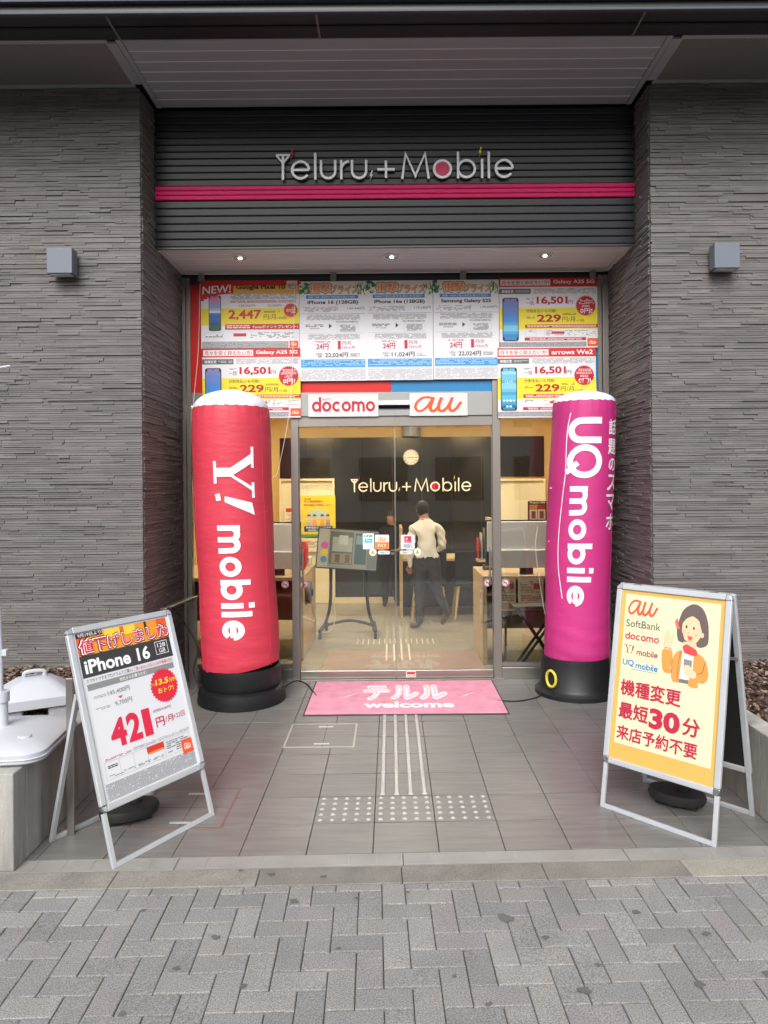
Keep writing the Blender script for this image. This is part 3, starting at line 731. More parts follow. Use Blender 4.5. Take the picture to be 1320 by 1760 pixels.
# ---- posters
RED, DRED, YEL, DK, GR, LG, OR = '#d8272b', '#c4122f', '#f5de2c', '#2c2a2c', '#6b6a6a', '#a9a7a6', '#ee5a24'
class Poster:
    def __init__(s, label, x0, z0, w, h, y, amp=.002, ph=0.0, name='poster', curl=None, group=None, col='#ecebee', mapf=None, world=True):
        if world: s.t = thing(name, label, 'poster', (x0 + w / 2, y, z0), group=group)
        s.w, s.h = w, h; s.map = mapf or flat_map(x0, z0, y, amp, ph, curl)
        s.parts = {}; s.base('sheet').rect(0, 0, w, h, col, 0, .03)
    def base(s, n):
        if n not in s.parts: s.parts[n] = Print(s.map)
        return s.parts[n]
    def N(s, n, u, v): return s.base(n), u * s.w, v * s.h
    def R(s, n, u0, v0, u1, v1, c, l): s.base(n).rect(u0 * s.w, v0 * s.h, u1 * s.w, v1 * s.h, c, l)
    def T(s, n, body, u, v, h, c, l, width=None, bold=.0, align='l', **k):
        if n == 'price': n = 'price#%d' % len(s.parts)
        s.base(n).text(body, u * s.w, v * s.h, h * s.h, c, l, None if width is None else width * s.w, bold, align, **k)
    def F(s, n, u0, v0, u1, v1, rows, c, l, fill=.8): s.base(n).fine(u0 * s.w, v0 * s.h, u1 * s.w, v1 * s.h, rows, c, l, fill)
    def done(s, parent=None):
        sheet = None
        for n, p in s.parts.items():
            o = p.build(n.split('#')[0], sheet or parent or s.t); sheet = sheet or o
def phone(po, u0, v0, u1, v1, kind):
    """printed picture of a phone with a coloured screen"""
    p = po.base('phone_picture'); W, H = po.w, po.h; x0, y0, x1, y1 = u0 * W, v0 * H, u1 * W, v1 * H; r = (x1 - x0) * .14
    def rr(x0, y0, x1, y1, r, c, l):
        pts = []
        for cx, cyy, a in ((x1 - r, y1 - r, 0), (x0 + r, y1 - r, 90), (x0 + r, y0 + r, 180), (x1 - r, y0 + r, 270)): pts += arc(cx, cyy, r, a, a + 90, 5)
        p.poly(pts, c, l)
    rr(x0, y0, x1, y1, r, '#23283a', 5)
    e = (x1 - x0) * .05; X0, Y0, X1, Y1 = x0 + e, y0 + e, x1 - e, y1 - e
    n = 14
    pal = {'pixel': ['#20604a', '#1e4f6e', '#2a5a9c', '#2f66b4', '#3d78c4', '#dfe6ee', '#b8c4e0', '#9fa8d8', '#c79ac8', '#e08fb4', '#d884a8'],
           'galaxy': ['#2d86c4', '#46a4d8', '#7cc8e4', '#4aa4dc', '#3d8fd4', '#4688d4', '#5a86d0', '#6a86cc', '#7a88c8', '#8a8ac4'],
           'arrows': ['#2b8fb8', '#3aa0c6', '#5cb8d6', '#3f9fca', '#66bcdc', '#8acfe6', '#5aaed2', '#74c2de', '#9ad6ea', '#6ab8d8']}[kind]
    for i in range(n):
        a, b = Y0 + (Y1 - Y0) * i / n, Y0 + (Y1 - Y0) * (i + 1) / n
        sl = (X1 - X0) * (.35 if kind == 'pixel' else .12)
        c = pal[min(int(i / n * len(pal)), len(pal) - 1)]
        ia = r * .6 if i in (0, n - 1) else 0
        p.poly([(X0 + ia, a), (X1 - ia, a), (X1 - ia, b), (X0 + ia, b)], c, 6)
    p.poly(arc((x0 + x1) / 2, Y1 - e * 1.1, e * .8, 0, 360, 10)[:-1], '#10131c', 7)
    if kind == 'arrows':
        po.base('phone_picture').text('12:14', X0 + (X1 - X0) * .25, Y0 + (Y1 - Y0) * .64, (Y1 - Y0) * .07, '#f4f8fb', 8, (X1 - X0) * .5)
        for i in range(4):
            for j in range(2): p.poly(arc(X0 + (X1 - X0) * (.17 + .22 * i), Y0 + (Y1 - Y0) * (.08 + .14 * j), (X1 - X0) * .075, 0, 360, 10)[:-1], random.choice(['#f2f4f6', '#dce8f0', '#2c4a66']), 8)
def offer(po, model, hid=False):
    W, H = po.w, po.h
    po.R('header', 0, .875, 1, 1, RED, 1); po.R('header', .012, .895, .52, .98, '#f7ecec', 2)
    po.T('header', '月々を安く抑えたい方!', .025, .905, .062, '#c63a44', 3, .48, .012); po.T('header', model, .55, .905, .068, '#fbf4f2', 3, .42, .025)
    po.R('condition', .0, .775, .32, .85, GR, 1); po.T('condition', '機種変更', .025, .79, .042, '#f4f4f4', 2, .12, .02); po.F('condition', .16, .795, .31, .83, 1, '#c9c9c9', 2)
    po.F('condition', .345, .775, .985, .855, 3, LG, 1)
    po.R('price_band', 0, .27, 1, .575, YEL, 1)
    phone(po, .03, .10, .195, .72, 'arrows' if 'arrows' in model else 'galaxy')
    po.F('price', .265, .69, .35, .715, 1, GR, 2); po.T('price', '一括', .268, .615, .06, '#7c2a3c', 2, .085)
    po.T('price', '16,501', .38, .612, .125, DRED, 3, .315, .035)
    po.T('price', '円', .70, .625, .055, '#8a2036', 3, .05)
    po.T('price', '分割支払いも可能!', .27, .505, .048, DK, 3, .31); po.F('price', .268, .42, .36, .45, 1, '#9a7a20', 3)
    po.T('price', '229', .382, .368, .11, '#b3101f', 3, .245, .03)
    po.T('price', '円/月', .64, .372, .07, '#5a1a20', 3, .13); po.F('price', .64, .465, .78, .495, 1, '#8a6a2a', 3); po.T('price', '×71回', .785, .37, .035, '#4a2a20', 3, .075)
    b = po.base('badge'); b.star(.88 * W, .60 * H, .105 * W, 30, DRED, 4, .9)
    po.F('badge', .815, .66, .95, .70, 1, '#f6d9d6', 5, .95); po.F('badge', .80, .62, .96, .655, 1, '#f6d9d6', 5, .95); po.F('badge', .835, .575, .92, .61, 1, '#f6d9d6', 5, .95)
    po.T('badge', '0円!', .825, .49, .07, '#ffffff', 5, .12, .015)
    po.R('banner', .26, .285, 1, .335, '#c01f2c', 2); po.F('banner', .275, .293, .985, .327, 1, '#f6e4e2', 3, .93)
    t = po.base('table'); t.frame(.26 * W, .165 * H, .985 * W, .262 * H, .0015, LG, 1); t.rect(.37 * W, .165 * H, .372 * W, .262 * H, LG, 1); t.rect(.46 * W, .165 * H, .462 * W, .262 * H, LG, 1)
    po.R('table', .53, .20, .66, .235, '#c8323a', 2); po.F('table', .27, .225, .36, .25, 1, DK, 2); po.F('table', .47, .175, .98, .255, 2, LG, 1, .5)
    po.R('banner', .255, .105, .88, .15, '#c01f2c', 1); po.F('banner', .30, .113, .84, .142, 1, '#f6e4e2', 2, .9)
    po.R('fine_print', 0, .015, .885, .085, '#939297', 1); po.F('fine_print', .005, .02, .88, .08, 3, '#bdbcbe', 2, .7)
    po.R('maker_mark', .895, .02, 1, .135, OR, 1); po.base('maker_mark').au(.91 * W, .055 * H, .04 * H, '#fdf3ea', 2, .075 * W)
po = Poster('poster with a pink and blue phone and red NEW banner, top corner of shop front', -1.60, 2.832, .832, .575, 6.062, .0014, 1.0, group='phone offer posters on the shop front')
W, H = po.w, po.h
po.R('header', 0, .80, 1, 1, '#f3b03c', 1); [po.R('header', i / 30, (.70 + i / 30 * .8 if i < 3 else .775 + .2 * (i / 30 - .1) if i < 10 else .92), (i + 1) / 30, 1, '#d22a22', 2) for i in range(30)]
po.T('header', 'NEW!', .015, .80, .115, '#fbf2ee', 3, .29, .015, shear=.12, rot=.06)
po.T('header', 'Google Pixel 10', .36, .85, .085, '#1d1e28', 4, .50, .03)
po.R('header', .875, .86, .985, .99, '#e8d9c8', 3); po.F('header', .885, .87, .975, .95, 2, '#8c3a30', 4)
po.F('condition', .30, .72, .98, .80, 3, '#8d8b8d', 1); po.R('condition', .285, .66, .98, .715, '#f0e6e8', 1); po.F('condition', .30, .67, .97, .705, 1, '#b03a48', 2, .95)
po.T('price', '128,900円', .39, .605, .042, GR, 2, .16); po.T('price', '56,300円', .68, .605, .042, GR, 2, .14)
po.R('price_band', 0, .34, 1, .59, YEL, 1); po.T('price', '2,447', .28, .41, .155, '#d0302c', 3, .335, .03)
po.T('price', '円/月', .64, .42, .075, '#7a3a1c', 3, .12); po.T('price', '×22回', .77, .425, .04, '#5a3a1c', 3, .10); po.F('price', .64, .52, .80, .55, 1, '#7c5c2c', 3)
po.base('badge').star(.915 * W, .555 * H, .073 * W, 28, '#d0352e', 4, .9); po.F('badge', .865, .51, .965, .60, 2, '#f6d5b0', 5)
po.R('banner', .245, .275, 1, .355, '#c8232e', 2); po.T('banner', 'Pontaポイントプレゼント!', .53, .293, .045, '#fbf0ee', 3, .455, .012); po.F('banner', .26, .29, .50, .345, 1, '#fbe8e4', 3, .95)
phone(po, .08, .26, .205, .78, 'pixel')
po.base('table').frame(.03 * W, .14 * H, .98 * W, .23 * H, .0015, LG, 1); po.R('table', .33, .175, .46, .22, '#c8323a', 2); po.F('table', .50, .15, .95, .235, 3, GR, 1, .5); po.F('table', .04, .16, .22, .21, 1, GR, 1)
po.R('fine_print', .01, .0, .89, .10, '#9a999c', 1); po.F('fine_print', .015, .005, .885, .095, 4, '#c5c4c6', 2, .75)
po.R('maker_mark', .90, .005, .99, .105, OR, 1); po.base('maker_mark').au(.915 * W, .04 * H, .04 * H, '#fdf3ea', 2, .06 * W); po.done()
po = Poster('white and yellow phone price poster partly hidden by the red inflatable', -1.592, 2.24, .832, .588, 6.056, .0014, 2.2, group='phone offer posters on the shop front'); offer(po, 'Galaxy A25 5G'); po.done()
po = Poster('white and yellow phone price poster, upper one beside the magenta inflatable', .932, 2.815, .832, .592, 6.062, .0014, .4, group='phone offer posters on the shop front'); offer(po, 'Galaxy A25 5G'); po.done()
curl = lambda u, v: -.16 * max(0, u - .42) ** 1.5 * max(0, .30 - v) / .30 * 1.2
po = Poster('price poster with curling corner and pale blue phone above the magenta inflatable', .912, 2.225, .832, .588, 6.056, .0014, 3.3, curl=curl, group='phone offer posters on the shop front'); offer(po, 'arrows We2'); po.done()
def shock(label, x0, z0, w, h, title, total, money, label2, ph):
    po = Poster(label, x0, z0, w, h, 6.064 - ph * .0012, .002, ph, group='white price posters above the sliding door'); W, H = w, h
    po.R('picture', .0, .875, 1, 1, '#f4efdc', 1)
    p = po.base('picture')
    for i in range(26):
        a = random.uniform(-.2, .9); x = random.uniform(.86, 1.0) * W; y = random.uniform(.88, .985) * H; ln = random.uniform(.05, .11) * W
        d = (math.cos(PI / 2 + random.uniform(-.9, .9)), 1); p.poly([(x - .004, y - .02), (x + .004, y - .02), (min(x + d[0] * ln * .6, W), min(y + ln * .5, H))], random.choice(['#3f7d34', '#6aa540', '#2c5f2c']), 2)
    for i in range(12):
        x, y = random.uniform(.0, .12) * W, random.uniform(.88, .99) * H; rr = random.uniform(.015, .03)
        p.poly([(max(0, min(W, x + rr * math.cos(q))), min(H, y + rr * .6 * math.sin(q))) for q in (0, .9, 1.8, 2.7, 3.6, 4.6, 5.5)], random.choice(['#2f7d5c', '#3f8f4a', '#2a6a6a']), 2)
    for cx, cyy in ((.06, .955), (.10, .90)):
        for q in range(5): p.poly([(max(0, cx * W + .016 * math.cos(q * 1.257 + d)), cyy * H + .016 * math.sin(q * 1.257 + d)) for d in (-.35, .0, .35)] + [(cx * W, cyy * H)], '#f8f6f0', 4)
        p.poly(arc(cx * W, cyy * H, .005, 0, 360, 8)[:-1], '#f0c22c', 5)
    for i, (c, bd, l) in enumerate((('#5a3412', .10, 3), ('#fff6d8', .06, 4), ('#ee7a14', .012, 5))):
        g = .006 * (2 - i)
        po.T('headline', '衝撃', .16 - g, .885 - g * .6, .088 + g * 1.2, c, l, .31 + 2 * g, bd); po.T('headline', 'プライス', .48 - g, .885 - g * .6, .062 + g * 1.2, c, l, .39 + 2 * g, bd)
    po.R('label', .10, .825, .88, .86, '#3f8fd0', 1); po.T('label', label2, .14, .831, .022, '#f3f8fc', 2, .70)
    po.T('title', title, .5, .762, .046, '#17181c', 2, .76, .03, align='c')
    po.F('details', .04, .69, .58, .745, 3, '#939297', 1, .65); po.T('details', money, .72, .712, .026, '#4c4b50', 2, .25)
    po.R('details', .02, .672, .98, .676, '#7f9fc0', 1); po.F('details', .10, .61, .90, .665, 3, '#939297', 1, .85)
    po.T('details', '割引適用後の機種代金', .55, .582, .02, '#4c4b50', 2, .33); po.F('details', .08, .54, .36, .57, 1, '#5c5b60', 1); po.F('details', .14, .52, .30, .535, 1, '#8a898e', 1)
    po.base('arrow').poly([(.44 * W, .525 * H), (.44 * W, .575 * H), (.485 * W, .55 * H)], '#27272b', 2)
    po.base('details').frame(.56 * W, .49 * H, .88 * W, .565 * H, .0012, '#a8aab0', 1); po.F('details', .60, .495, .84, .56, 4, '#6c6b70', 2, .8)
    po.R('details', .03, .478, .97, .480, '#b8babe', 1); po.F('details', .12, .415, .90, .468, 3, '#939297', 1, .85)
    po.F('price', .22, .385, .46, .40, 1, '#c0304a', 2); po.T('price', '24円', .25, .315, .058, '#c9183c', 2, .18, .03)
    po.T('price', '1', .57, .315, .085, '#c9183c', 2, .045, .03); po.T('price', '円/月', .64, .36, .035, '#b83050', 2, .12); po.T('price', '×24ヵ月', .63, .318, .03, '#b83050', 2, .19)
    po.T('price', 'お支払い', .24, .262, .02, '#3c3b40', 2, .11); po.T('price', '総額', .27, .236, .02, '#3c3b40', 2, .06); po.T('price', total, .38, .232, .05, '#3a2c34', 2, .34, .02); po.F('price', .75, .24, .90, .275, 2, '#8a898e', 2)
    po.R('footer', .02, .135, .98, .215, '#4f9fdc', 1); po.F('footer', .03, .15, .97, .21, 2, '#a8d4f2', 2, .8); po.R('footer', .02, .12, .98, .134, '#cfe4f4', 1)
    po.F('fine_print', .015, .01, .985, .115, 7, '#b9b8bd', 1, .85); po.done()
shock('white price poster nearest the red NEW poster', -.765, 2.55, .567, .845, 'iPhone 16 (128GB)', '22,024円', '149,440円', '新規・MNP・番号移行で割引条件を満たす方向け', .3)
shock('middle one of three white price posters over the door', -.199, 2.552, .566, .845, 'iPhone 16e (128GB)', '11,024円', '119,280円', 'MNPで割引条件を満たす方向け', 1.2)
shock('white price poster touching the yellow poster over the blue panel', .371, 2.556, .557, .842, 'Samsung Galaxy S25', '22,024円', '129,600円', '新規・MNPで割引条件を満たす方向け', 2.1)

# ---- stickers on the glass
def sticker(label, cx, cz, w, h, y=6.1185, col='#dfeef2', rnd=.008, name='sticker'):
    t = thing(name, label, 'sticker', (cx, y, cz - h / 2)); b = Print(flat_map(cx, cz, y)); pts = []
    for ax, az_, a in ((1, 1, 0), (-1, 1, 90), (-1, -1, 180), (1, -1, 270)): pts += arc(ax * (w / 2 - rnd), az_ * (h / 2 - rnd), rnd, a, a + 90, 5)
    b.poly(pts, col, 0); b.build('backing', t); return t, Print(flat_map(cx, cz, y))
t, p = sticker('pale blue payment sticker with dark and cyan lettering on the door', -.197, 1.181, .095, .135)
p.text('LINE', -.036, .036, .02, '#10222a', 2, .072, .02); p.rect(-.034, -.012, .034, .024, '#3fb4c4', 2); p.text('Pay', -.022, -.004, .02, '#e6f4f4', 3, .044, .012); p.text('Pay', -.012, -.052, .014, '#6aa0a8', 2, .03); p.build('lettering', t)
t, p = sticker('white and orange payment sticker on the glass door', -.080, 1.175, .118, .122, col='#eee7dc')
p.rect(-.058, -.06, .058, -.001, '#e0803c', 1); p.au(-.036, .010, .030, '#c86a38', 2, .075); p.text('PAY', -.036, -.044, .028, '#f8ead8', 3, .072); p.build('lettering', t)
t, p = sticker('pale sticker with a red square mark on the glass door', .140, 1.173, .118, .122, col='#dde9ee')
p.rect(-.03, -.006, .03, .05, '#c8284a', 2); p.strokes('d', -.018, .018, .014, '#f6e6ea', 3, w=.3); p.text('払い', -.02, .0, .014, '#f6e6ea', 3, .04); p.fine(-.042, -.05, .042, -.018, 2, '#5a6a74', 2); p.build('lettering', t)
for i, (x, lab) in enumerate(((-.160, 'round caution sticker beside the orange payment sticker'), (.222, 'round caution sticker under the red mark sticker'))):
    t, p = sticker(lab, x, 1.087, .062, .064, col='#d9e4e4', rnd=.0305); p.poly([(-.022, -.016), (.022, -.016), (0, .022)], '#c8c23a', 2); p.rect(-.002, -.008, .002, .01, '#2c2c18', 3); p.build('lettering', t)
for i, (x, lab) in enumerate(((-.066, 'oblong white sticker under the orange payment sticker'), (.125, 'oblong white sticker under the red mark sticker'))):
    t, p = sticker(lab, x, 1.084, .105, .03, col='#d4dde0', rnd=.0145); p.text('自動ドア', -.03, -.007, .014, '#3a4046', 2, .07); p.build('lettering', t)
for x, lab in ((-.912, 'round no smoking sticker on side glass by the red inflatable'), (-.752, 'round no smoking sticker at edge of door beside red inflatable'), (.822, 'round no smoking sticker at edge of door beside magenta inflatable'), (.972, 'round no smoking sticker on side glass by the magenta inflatable')):
    t, p = sticker(lab, x, .818, .066, .066, 6.114 if abs(x) > .87 else 6.1185, col='#d8cfd4', rnd=.0325)
    b = arc(0, 0, .028, 0, 360, 20)[:-1]; vv, ff = stroke_geo(b, .006, True); p.geo(vv, ff, '#b0485c', 2); vv, ff = stroke_geo([(-.02, .02), (.02, -.02)], .006); p.geo(vv, ff, '#b0485c', 3); p.rect(-.016, -.004, .016, .003, '#4a4248', 1); p.build('lettering', t)
t, p = sticker('small red and white security sticker on the door bottom rail', .158, .044, .082, .05, 6.1035, col='#ece6e4', rnd=.003)
p.rect(-.036, .0, .036, .021, '#c8242c', 2); p.text('SECOM', -.034, -.019, .013, '#c8242c', 2, .068, .02); p.build('lettering', t)

# ================================================================== THINGS ON THE PORCH
# ---- inflatable advertising columns
def tube_pt(cx, cyy, z, r0, lean, ztop, seed):
    """axis and radius of a slightly leaning, softly wrinkled air tube at height z"""
    t = z / ztop
    return cx + lean * t + .006 * math.sin(z * 2.3 + seed), cyy, r0 * (1 + .014 * math.sin(z * 4 + seed) + .008 * math.sin(z * 9 + seed * 2))
def inflatable(label, cx, cyy, r0, lean, z0, z1, ztop, colm, seed, slope):
    t = thing('inflatable_column', label, 'inflatable', (cx, cyy, 0))
    n = 72
    b = MB(); rows = 60; vs = []; fs = []
    for j in range(rows + 1):
        for k in range(n):
            a = 2 * PI * k / n; f = j / rows; z = z0 + (z1 - z0) * f + slope * (1 - f) ** 6 * math.cos(a)
            ax, ay, r = tube_pt(cx, cyy, z, r0, lean, ztop, seed)
            e = min(f, 1 - f)
            wr = (.005 if f > .5 else .003) * math.exp(-e * 26) * math.sin(a * 22 + seed * 3 + math.sin(a * 5)) + .005 * math.exp(-f * 10) * math.sin(z * 48 + a * 2 + math.sin(a * 3)) + .003 * math.sin(a * 3 + z * 2.5 + seed) * math.sin(f * PI)
            r *= 1 - .035 * math.exp(-(1 - f) * 38) - .02 * math.exp(-f * 40)
            vs.append((ax + (r + wr) * math.cos(a), ay + (r + wr) * math.sin(a), z))
    for j in range(rows):
        for k in range(n): k2 = (k + 1) % n; fs.append((j * n + k, j * n + k2, (j + 1) * n + k2, (j + 1) * n + k))
    b.add(vs, fs); b.build('tube', colm, t, smooth=True)
    b = MB(); ax, ay, r = tube_pt(cx, cyy, z1, r0, lean, ztop, seed)
    b.lathe([(r * .968 * math.cos(q), z1 - .004 + (ztop - z1) * math.sin(q)) for q in [i * PI / 20 for i in range(10)]] + [(.002, z1 - .004 + (ztop - z1))], (ax, ay, 0), n, fn=lambda a, i: 1 + .005 * math.sin(a * 18 + seed) * max(0, 1 - i / 6)); b.build('cap', mat('white_ripstop', '#e4e6f2', .55, vary=.03), t, smooth=True)
    for aa in (R(-150), R(-30)):
        b = MB(); pts = []
        for i in range(40):
            z = z0 + .03 + (z1 - z0 - .05) * i / 39; ax, ay, r = tube_pt(cx, cyy, z, r0, lean, ztop, seed); r += .003 * math.sin(aa * 3 + z * 2.5 + seed) + .0006
            pts.append((ax + r * math.cos(aa), ay + r * math.sin(aa), z))
        b.tube(pts, .0022, 5); b.build('seam', colm, t, smooth=True)
    return t
M['red_fabric'] = mat('red_ripstop', '#cb394c', .55, vary=.07, scale=3, bump=.6, bscale=7, stretch=(1, 1, 3))
M['magenta_fabric'] = mat('magenta_ripstop', '#bd3079', .55, vary=.07, scale=3, bump=.55, bscale=7, stretch=(1, 1, 2))
def wrap_map(cx, cyy, r0, lean, ztop, seed, off=.0035):
    """(s, z): arc length to the right of the line facing the street, height"""
    def f(s, z, n):
        ax, ay, r = tube_pt(cx, cyy, z, r0, lean, ztop, seed); a = s / r0; th = a - PI / 2; rr = r + off + n + .003 * math.sin(th * 3 + z * 2.5 + seed)
        return (ax + rr * math.sin(a), ay - rr * math.cos(a), z)
    return f
def cut_geo(v, f, dx=.03):
    """cut a flat outline into narrow strips so that it can bend round the tube"""
    bm = bmesh.new(); vs = [bm.verts.new((p[0], p[1], 0)) for p in v]
    for q in f:
        try: bm.faces.new([vs[i] for i in q])
        except ValueError: pass
    xs = [p[0] for p in v]; ys = [p[1] for p in v]
    for lo, hi, nn in ((min(xs), max(xs), (1, 0, 0)),):
        c = math.floor(lo / dx) * dx + dx
        while c < hi:
            bmesh.ops.bisect_plane(bm, geom=bm.verts[:] + bm.edges[:] + bm.faces[:], plane_co=(c * nn[0], c * nn[1], 0), plane_no=nn); c += dx
    c = math.floor(min(ys) / .12) * .12 + .12
    while c < max(ys):
        bmesh.ops.bisect_plane(bm, geom=bm.verts[:] + bm.edges[:] + bm.faces[:], plane_co=(0, c, 0), plane_no=(0, 1, 0)); c += .12
    bm.verts.index_update(); out = ([(p.co.x, p.co.y) for p in bm.verts], [tuple(p.index for p in q.verts) for q in bm.faces]); bm.free(); return out
class Wrap(Print):
    def geo(s, v, f, c, l): return Print.geo(s, *cut_geo(v, f), c, l)
def down(fn):
    """turn lettering a quarter clockwise: reading runs down the column"""
    return lambda x, y: fn(x, y)
def sideword(p, word, z_top, s0, xh, length, c, w=.24, gap=.12):
    st, W = word_strokes(word, w, gap); k = length / W
    for ch, pts, cl in st:
        vv, ff = stroke_geo(pts, w, cl); p.geo([(s0 + q[1] * xh, z_top - q[0] * k) for q in vv], ff, c, 1)
LX, LY, LR, LZ = -1.175, 5.57, .298, 2.412
t = inflatable('tall red inflatable column with white sideways lettering on black base', LX, LY, LR, -.07, .27, 2.268, LZ, M['red_fabric'], 1.0, -.03 + .075)
wm = wrap_map(LX, LY, LR, -.07, LZ, 1.0)
p = Wrap(wm)
# slab-serif Y and exclamation mark, in (height of letter, run) units
Ys = [[(0, .30), (.55, .30), (.55, .44), (0, .44)]]
def side_poly(p, pts, s0, zt, hs, c): p.poly([(s0 + y * hs, zt - x * hs * 1.2) for x, y in pts], c, 1)
hs = .30
for poly in ([(.44, 0), (.62, 0), (.62, .46), (.44, .46)], [(.30, 0), (.76, 0), (.76, .075), (.30, .075)], [(.44, .42), (.62, .42), (.34, .94), (.14, .94)], [(.53, .36), (.62, .42), (.92, .94), (.83, .94)],
             [(0, .925), (.44, .925), (.44, 1.0), (0, 1.0)], [(.74, .925), (1.06, .925), (1.06, 1.0), (.74, 1.0)]):
    side_poly(p, poly, -.078, 1.955, hs, '#f3eff4')
side_poly(p, [(1.02, .26), (1.14, .26), (1.42, .98), (1.16, .92)], -.078, 1.955, hs, '#f3eff4'); side_poly(p, [(.98, .02), (1.12, .05), (1.10, .17), (.96, .14)], -.078, 1.955, hs, '#f3eff4')
sideword(p, 'mobjle', 1.372, -.066, .165, .85, '#f3eff4', .27, .16)
p.build('lettering', t, .55)
b = MB(); b.lathe([(.285, .115), (.31, .17), (.30, .275), (.285, .28), (.27, .2)], (LX, LY, 0), 48); b.build('blower_tub', M['black_plastic'], t, smooth=True)
b = MB(); b.lathe([(.335, 0), (.34, .02), (.325, .10), (.30, .118), (.27, .119)], (LX, LY, 0), 48); b.build('base_ring', M['black_plastic'], t, smooth=True)
RX, RY, RR, RZ = 1.455, 5.70, .252, 2.40
t = inflatable('tall magenta inflatable column with white sideways lettering on black base', RX, RY, RR, .09, .285, 2.305, RZ, M['magenta_fabric'], 2.3, .0)
wm = wrap_map(RX, RY, RR, .09, RZ, 2.3)
p = Wrap(wm)
def side_stroke(p, pts, w, s0, zt, k, c, cl=False):
    vv, ff = stroke_geo(pts, w, cl); p.geo([(s0 + q[1] * k, zt - q[0] * k) for q in vv], ff, c, 1)
k = .25
side_stroke(p, [(.13, 1.0), (.13, .38)] + arc(.43, .38, .30, 180, 360, 12, .32) + [(.73, 1.0)], .2, -.17, 2.175, k, '#f1eaf2')
side_stroke(p, arc(1.38, .5, .42, 0, 360, 32, .44)[:-1], .19, -.17, 2.175, k, '#f1eaf2', True); side_stroke(p, [(1.42, .3), (1.62, .08), (1.72, -.05)], .16, -.17, 2.175, k, '#f1eaf2')
side_stroke(p, smooth_line([(-.12, .02), (.4, -.07), (1.0, -.08), (1.72, -.06)], 6), .03, -.17, 2.175, k, '#f1eaf2')
side_stroke(p, smooth_line([(1.72, -.06), (2.5, -.14), (3.6, -.22), (4.6, -.2), (5.6, -.05)], 6), .028, -.17, 2.175, k, '#f1eaf2')
sideword(p, 'mobjle', 1.64, -.145, .13, .92, '#f1eaf2', .26, .17)
p.build('lettering', t, .55)
p = Wrap(wm); z = 2.155
for i, ch in enumerate('話題のスマホ'):
    sz = .118 if i != 2 else .095
    p.text(ch, .215, z - sz, sz, '#f1eaf2', 1, align='c', bold=.03); z -= sz + .033
p.build('vertical_lettering', t, .55)
b = MB(); b.lathe([(.315, 0), (.315, .03), (.29, .05), (.275, .07), (.262, .27), (.258, .30), (.24, .30)], (RX, RY, 0), 48); b.build('base', M['black_plastic'], t, smooth=True)
a0 = R(216); ring = []
for i in range(24):
    q = 2 * PI * i / 24; s_ = .045 * math.cos(q); zz = .15 + .062 * math.sin(q); aa = a0 + s_ / .27
    ring.append((RX + .282 * math.cos(aa), RY + .282 * math.sin(aa), zz))
b = MB(); b.tube(ring + ring[:1], .011, 8, cap=False); b.build('yellow_handle_ring', mat('yellow_plastic', '#d8c948', .45, vary=.04), t, smooth=True)
b = MB(); b.add([(RX + .2745 * math.cos(a0 + .04 * math.cos(2 * PI * i / 16) / .27), RY + .2745 * math.sin(a0 + .04 * math.cos(2 * PI * i / 16) / .27), .15 + .055 * math.sin(2 * PI * i / 16)) for i in range(16)], [tuple(range(16))]); b.build('handle_hole', M['black'], t)
for z in (1.62, 1.20): MB().box(RX + .09 * z / RZ - .262, RX + .09 * z / RZ - .235, RY - .06, RY - .05, z, z + .012).build('clip', mat('pink_clip', '#e88ab0', .4), t, bevel=.002)
# tether cords
def cord(label, pts, r, m, name='tether_cord', cat='cord', g=None):
    b = MB(); b.tube(smooth_line(pts, 6), r, 6); return tag(b.build(name, m, smooth=True), label, cat, g)
cord('white cord running from the shop front down to the red inflatable, door side', [(-.80, 6.04, 3.38), (-.81, 6.0, 2.9), (-.84, 5.95, 2.3), (-.905, 5.75, 1.80), (-.93, 5.62, 1.73)], .0022, M['string'])
cord('white cord running from the shop front down to the red inflatable, wall side', [(-1.60, 6.04, 3.38), (-1.61, 6.0, 2.8), (-1.60, 5.8, 2.32), (-1.55, 5.6, 2.05), (-1.52, 5.55, 1.78)], .0022, M['string'])
cord('pale cord hanging down glass to the magenta inflatable', [(1.24, 6.05, 1.30), (1.22, 6.045, 1.1), (1.27, 6.04, .7), (1.30, 6.0, .5)], .002, M['string'])
cord('black power cable from red inflatable to the mat', [(-.89, 5.75, .03), (-.80, 5.90, .05), (-.72, 5.95, .012), (-.66, 5.80, .008), (-.60, 5.62, .006)], .006, M['rubber'], 'power_cable', 'cable')
cord('black power cable from magenta inflatable to the mat', [(1.20, 5.62, .02), (1.10, 5.52, .008), (.95, 5.44, .008), (.80, 5.46, .007)], .005, M['rubber'], 'power_cable', 'cable')

# ---- welcome mat
mt = thing('welcome_mat', 'pink welcome mat with white lettering in front of the door', 'mat', (.1, 5.6, 0))
MX0, MX1, MY0, MY1 = -.65, .845, 5.145, 6.04
M['mat_pink'] = mat('pink_carpet', '#e79bb0', .95, vary=.16, scale=9, bump=.3, bscale=300, speck=.1); M['mat_edge'] = mat('mat_rubber', '#4a4146', .8, vary=.1)
MB().box(MX0, MX1, MY0, MY1, .0012, .006).build('border', M['mat_edge'], mt, bevel=.002, seg=1)
MB().box(MX0 + .012, MX1 - .012, MY0 + .014, MY1 - .01, .006, .010).build('carpet', M['mat_pink'], mt, bevel=.002, seg=1)
mp_ = lambda u, v, n: (MX0 + u, MY0 + v, .0104 + n)
p = Print(mp_, .0004)
p.text('welcome', .43, .145, .155, '#f7eef0', 1, .68, .04); p.build('lettering', mt, .9)
p = Print(mp_, .0004)
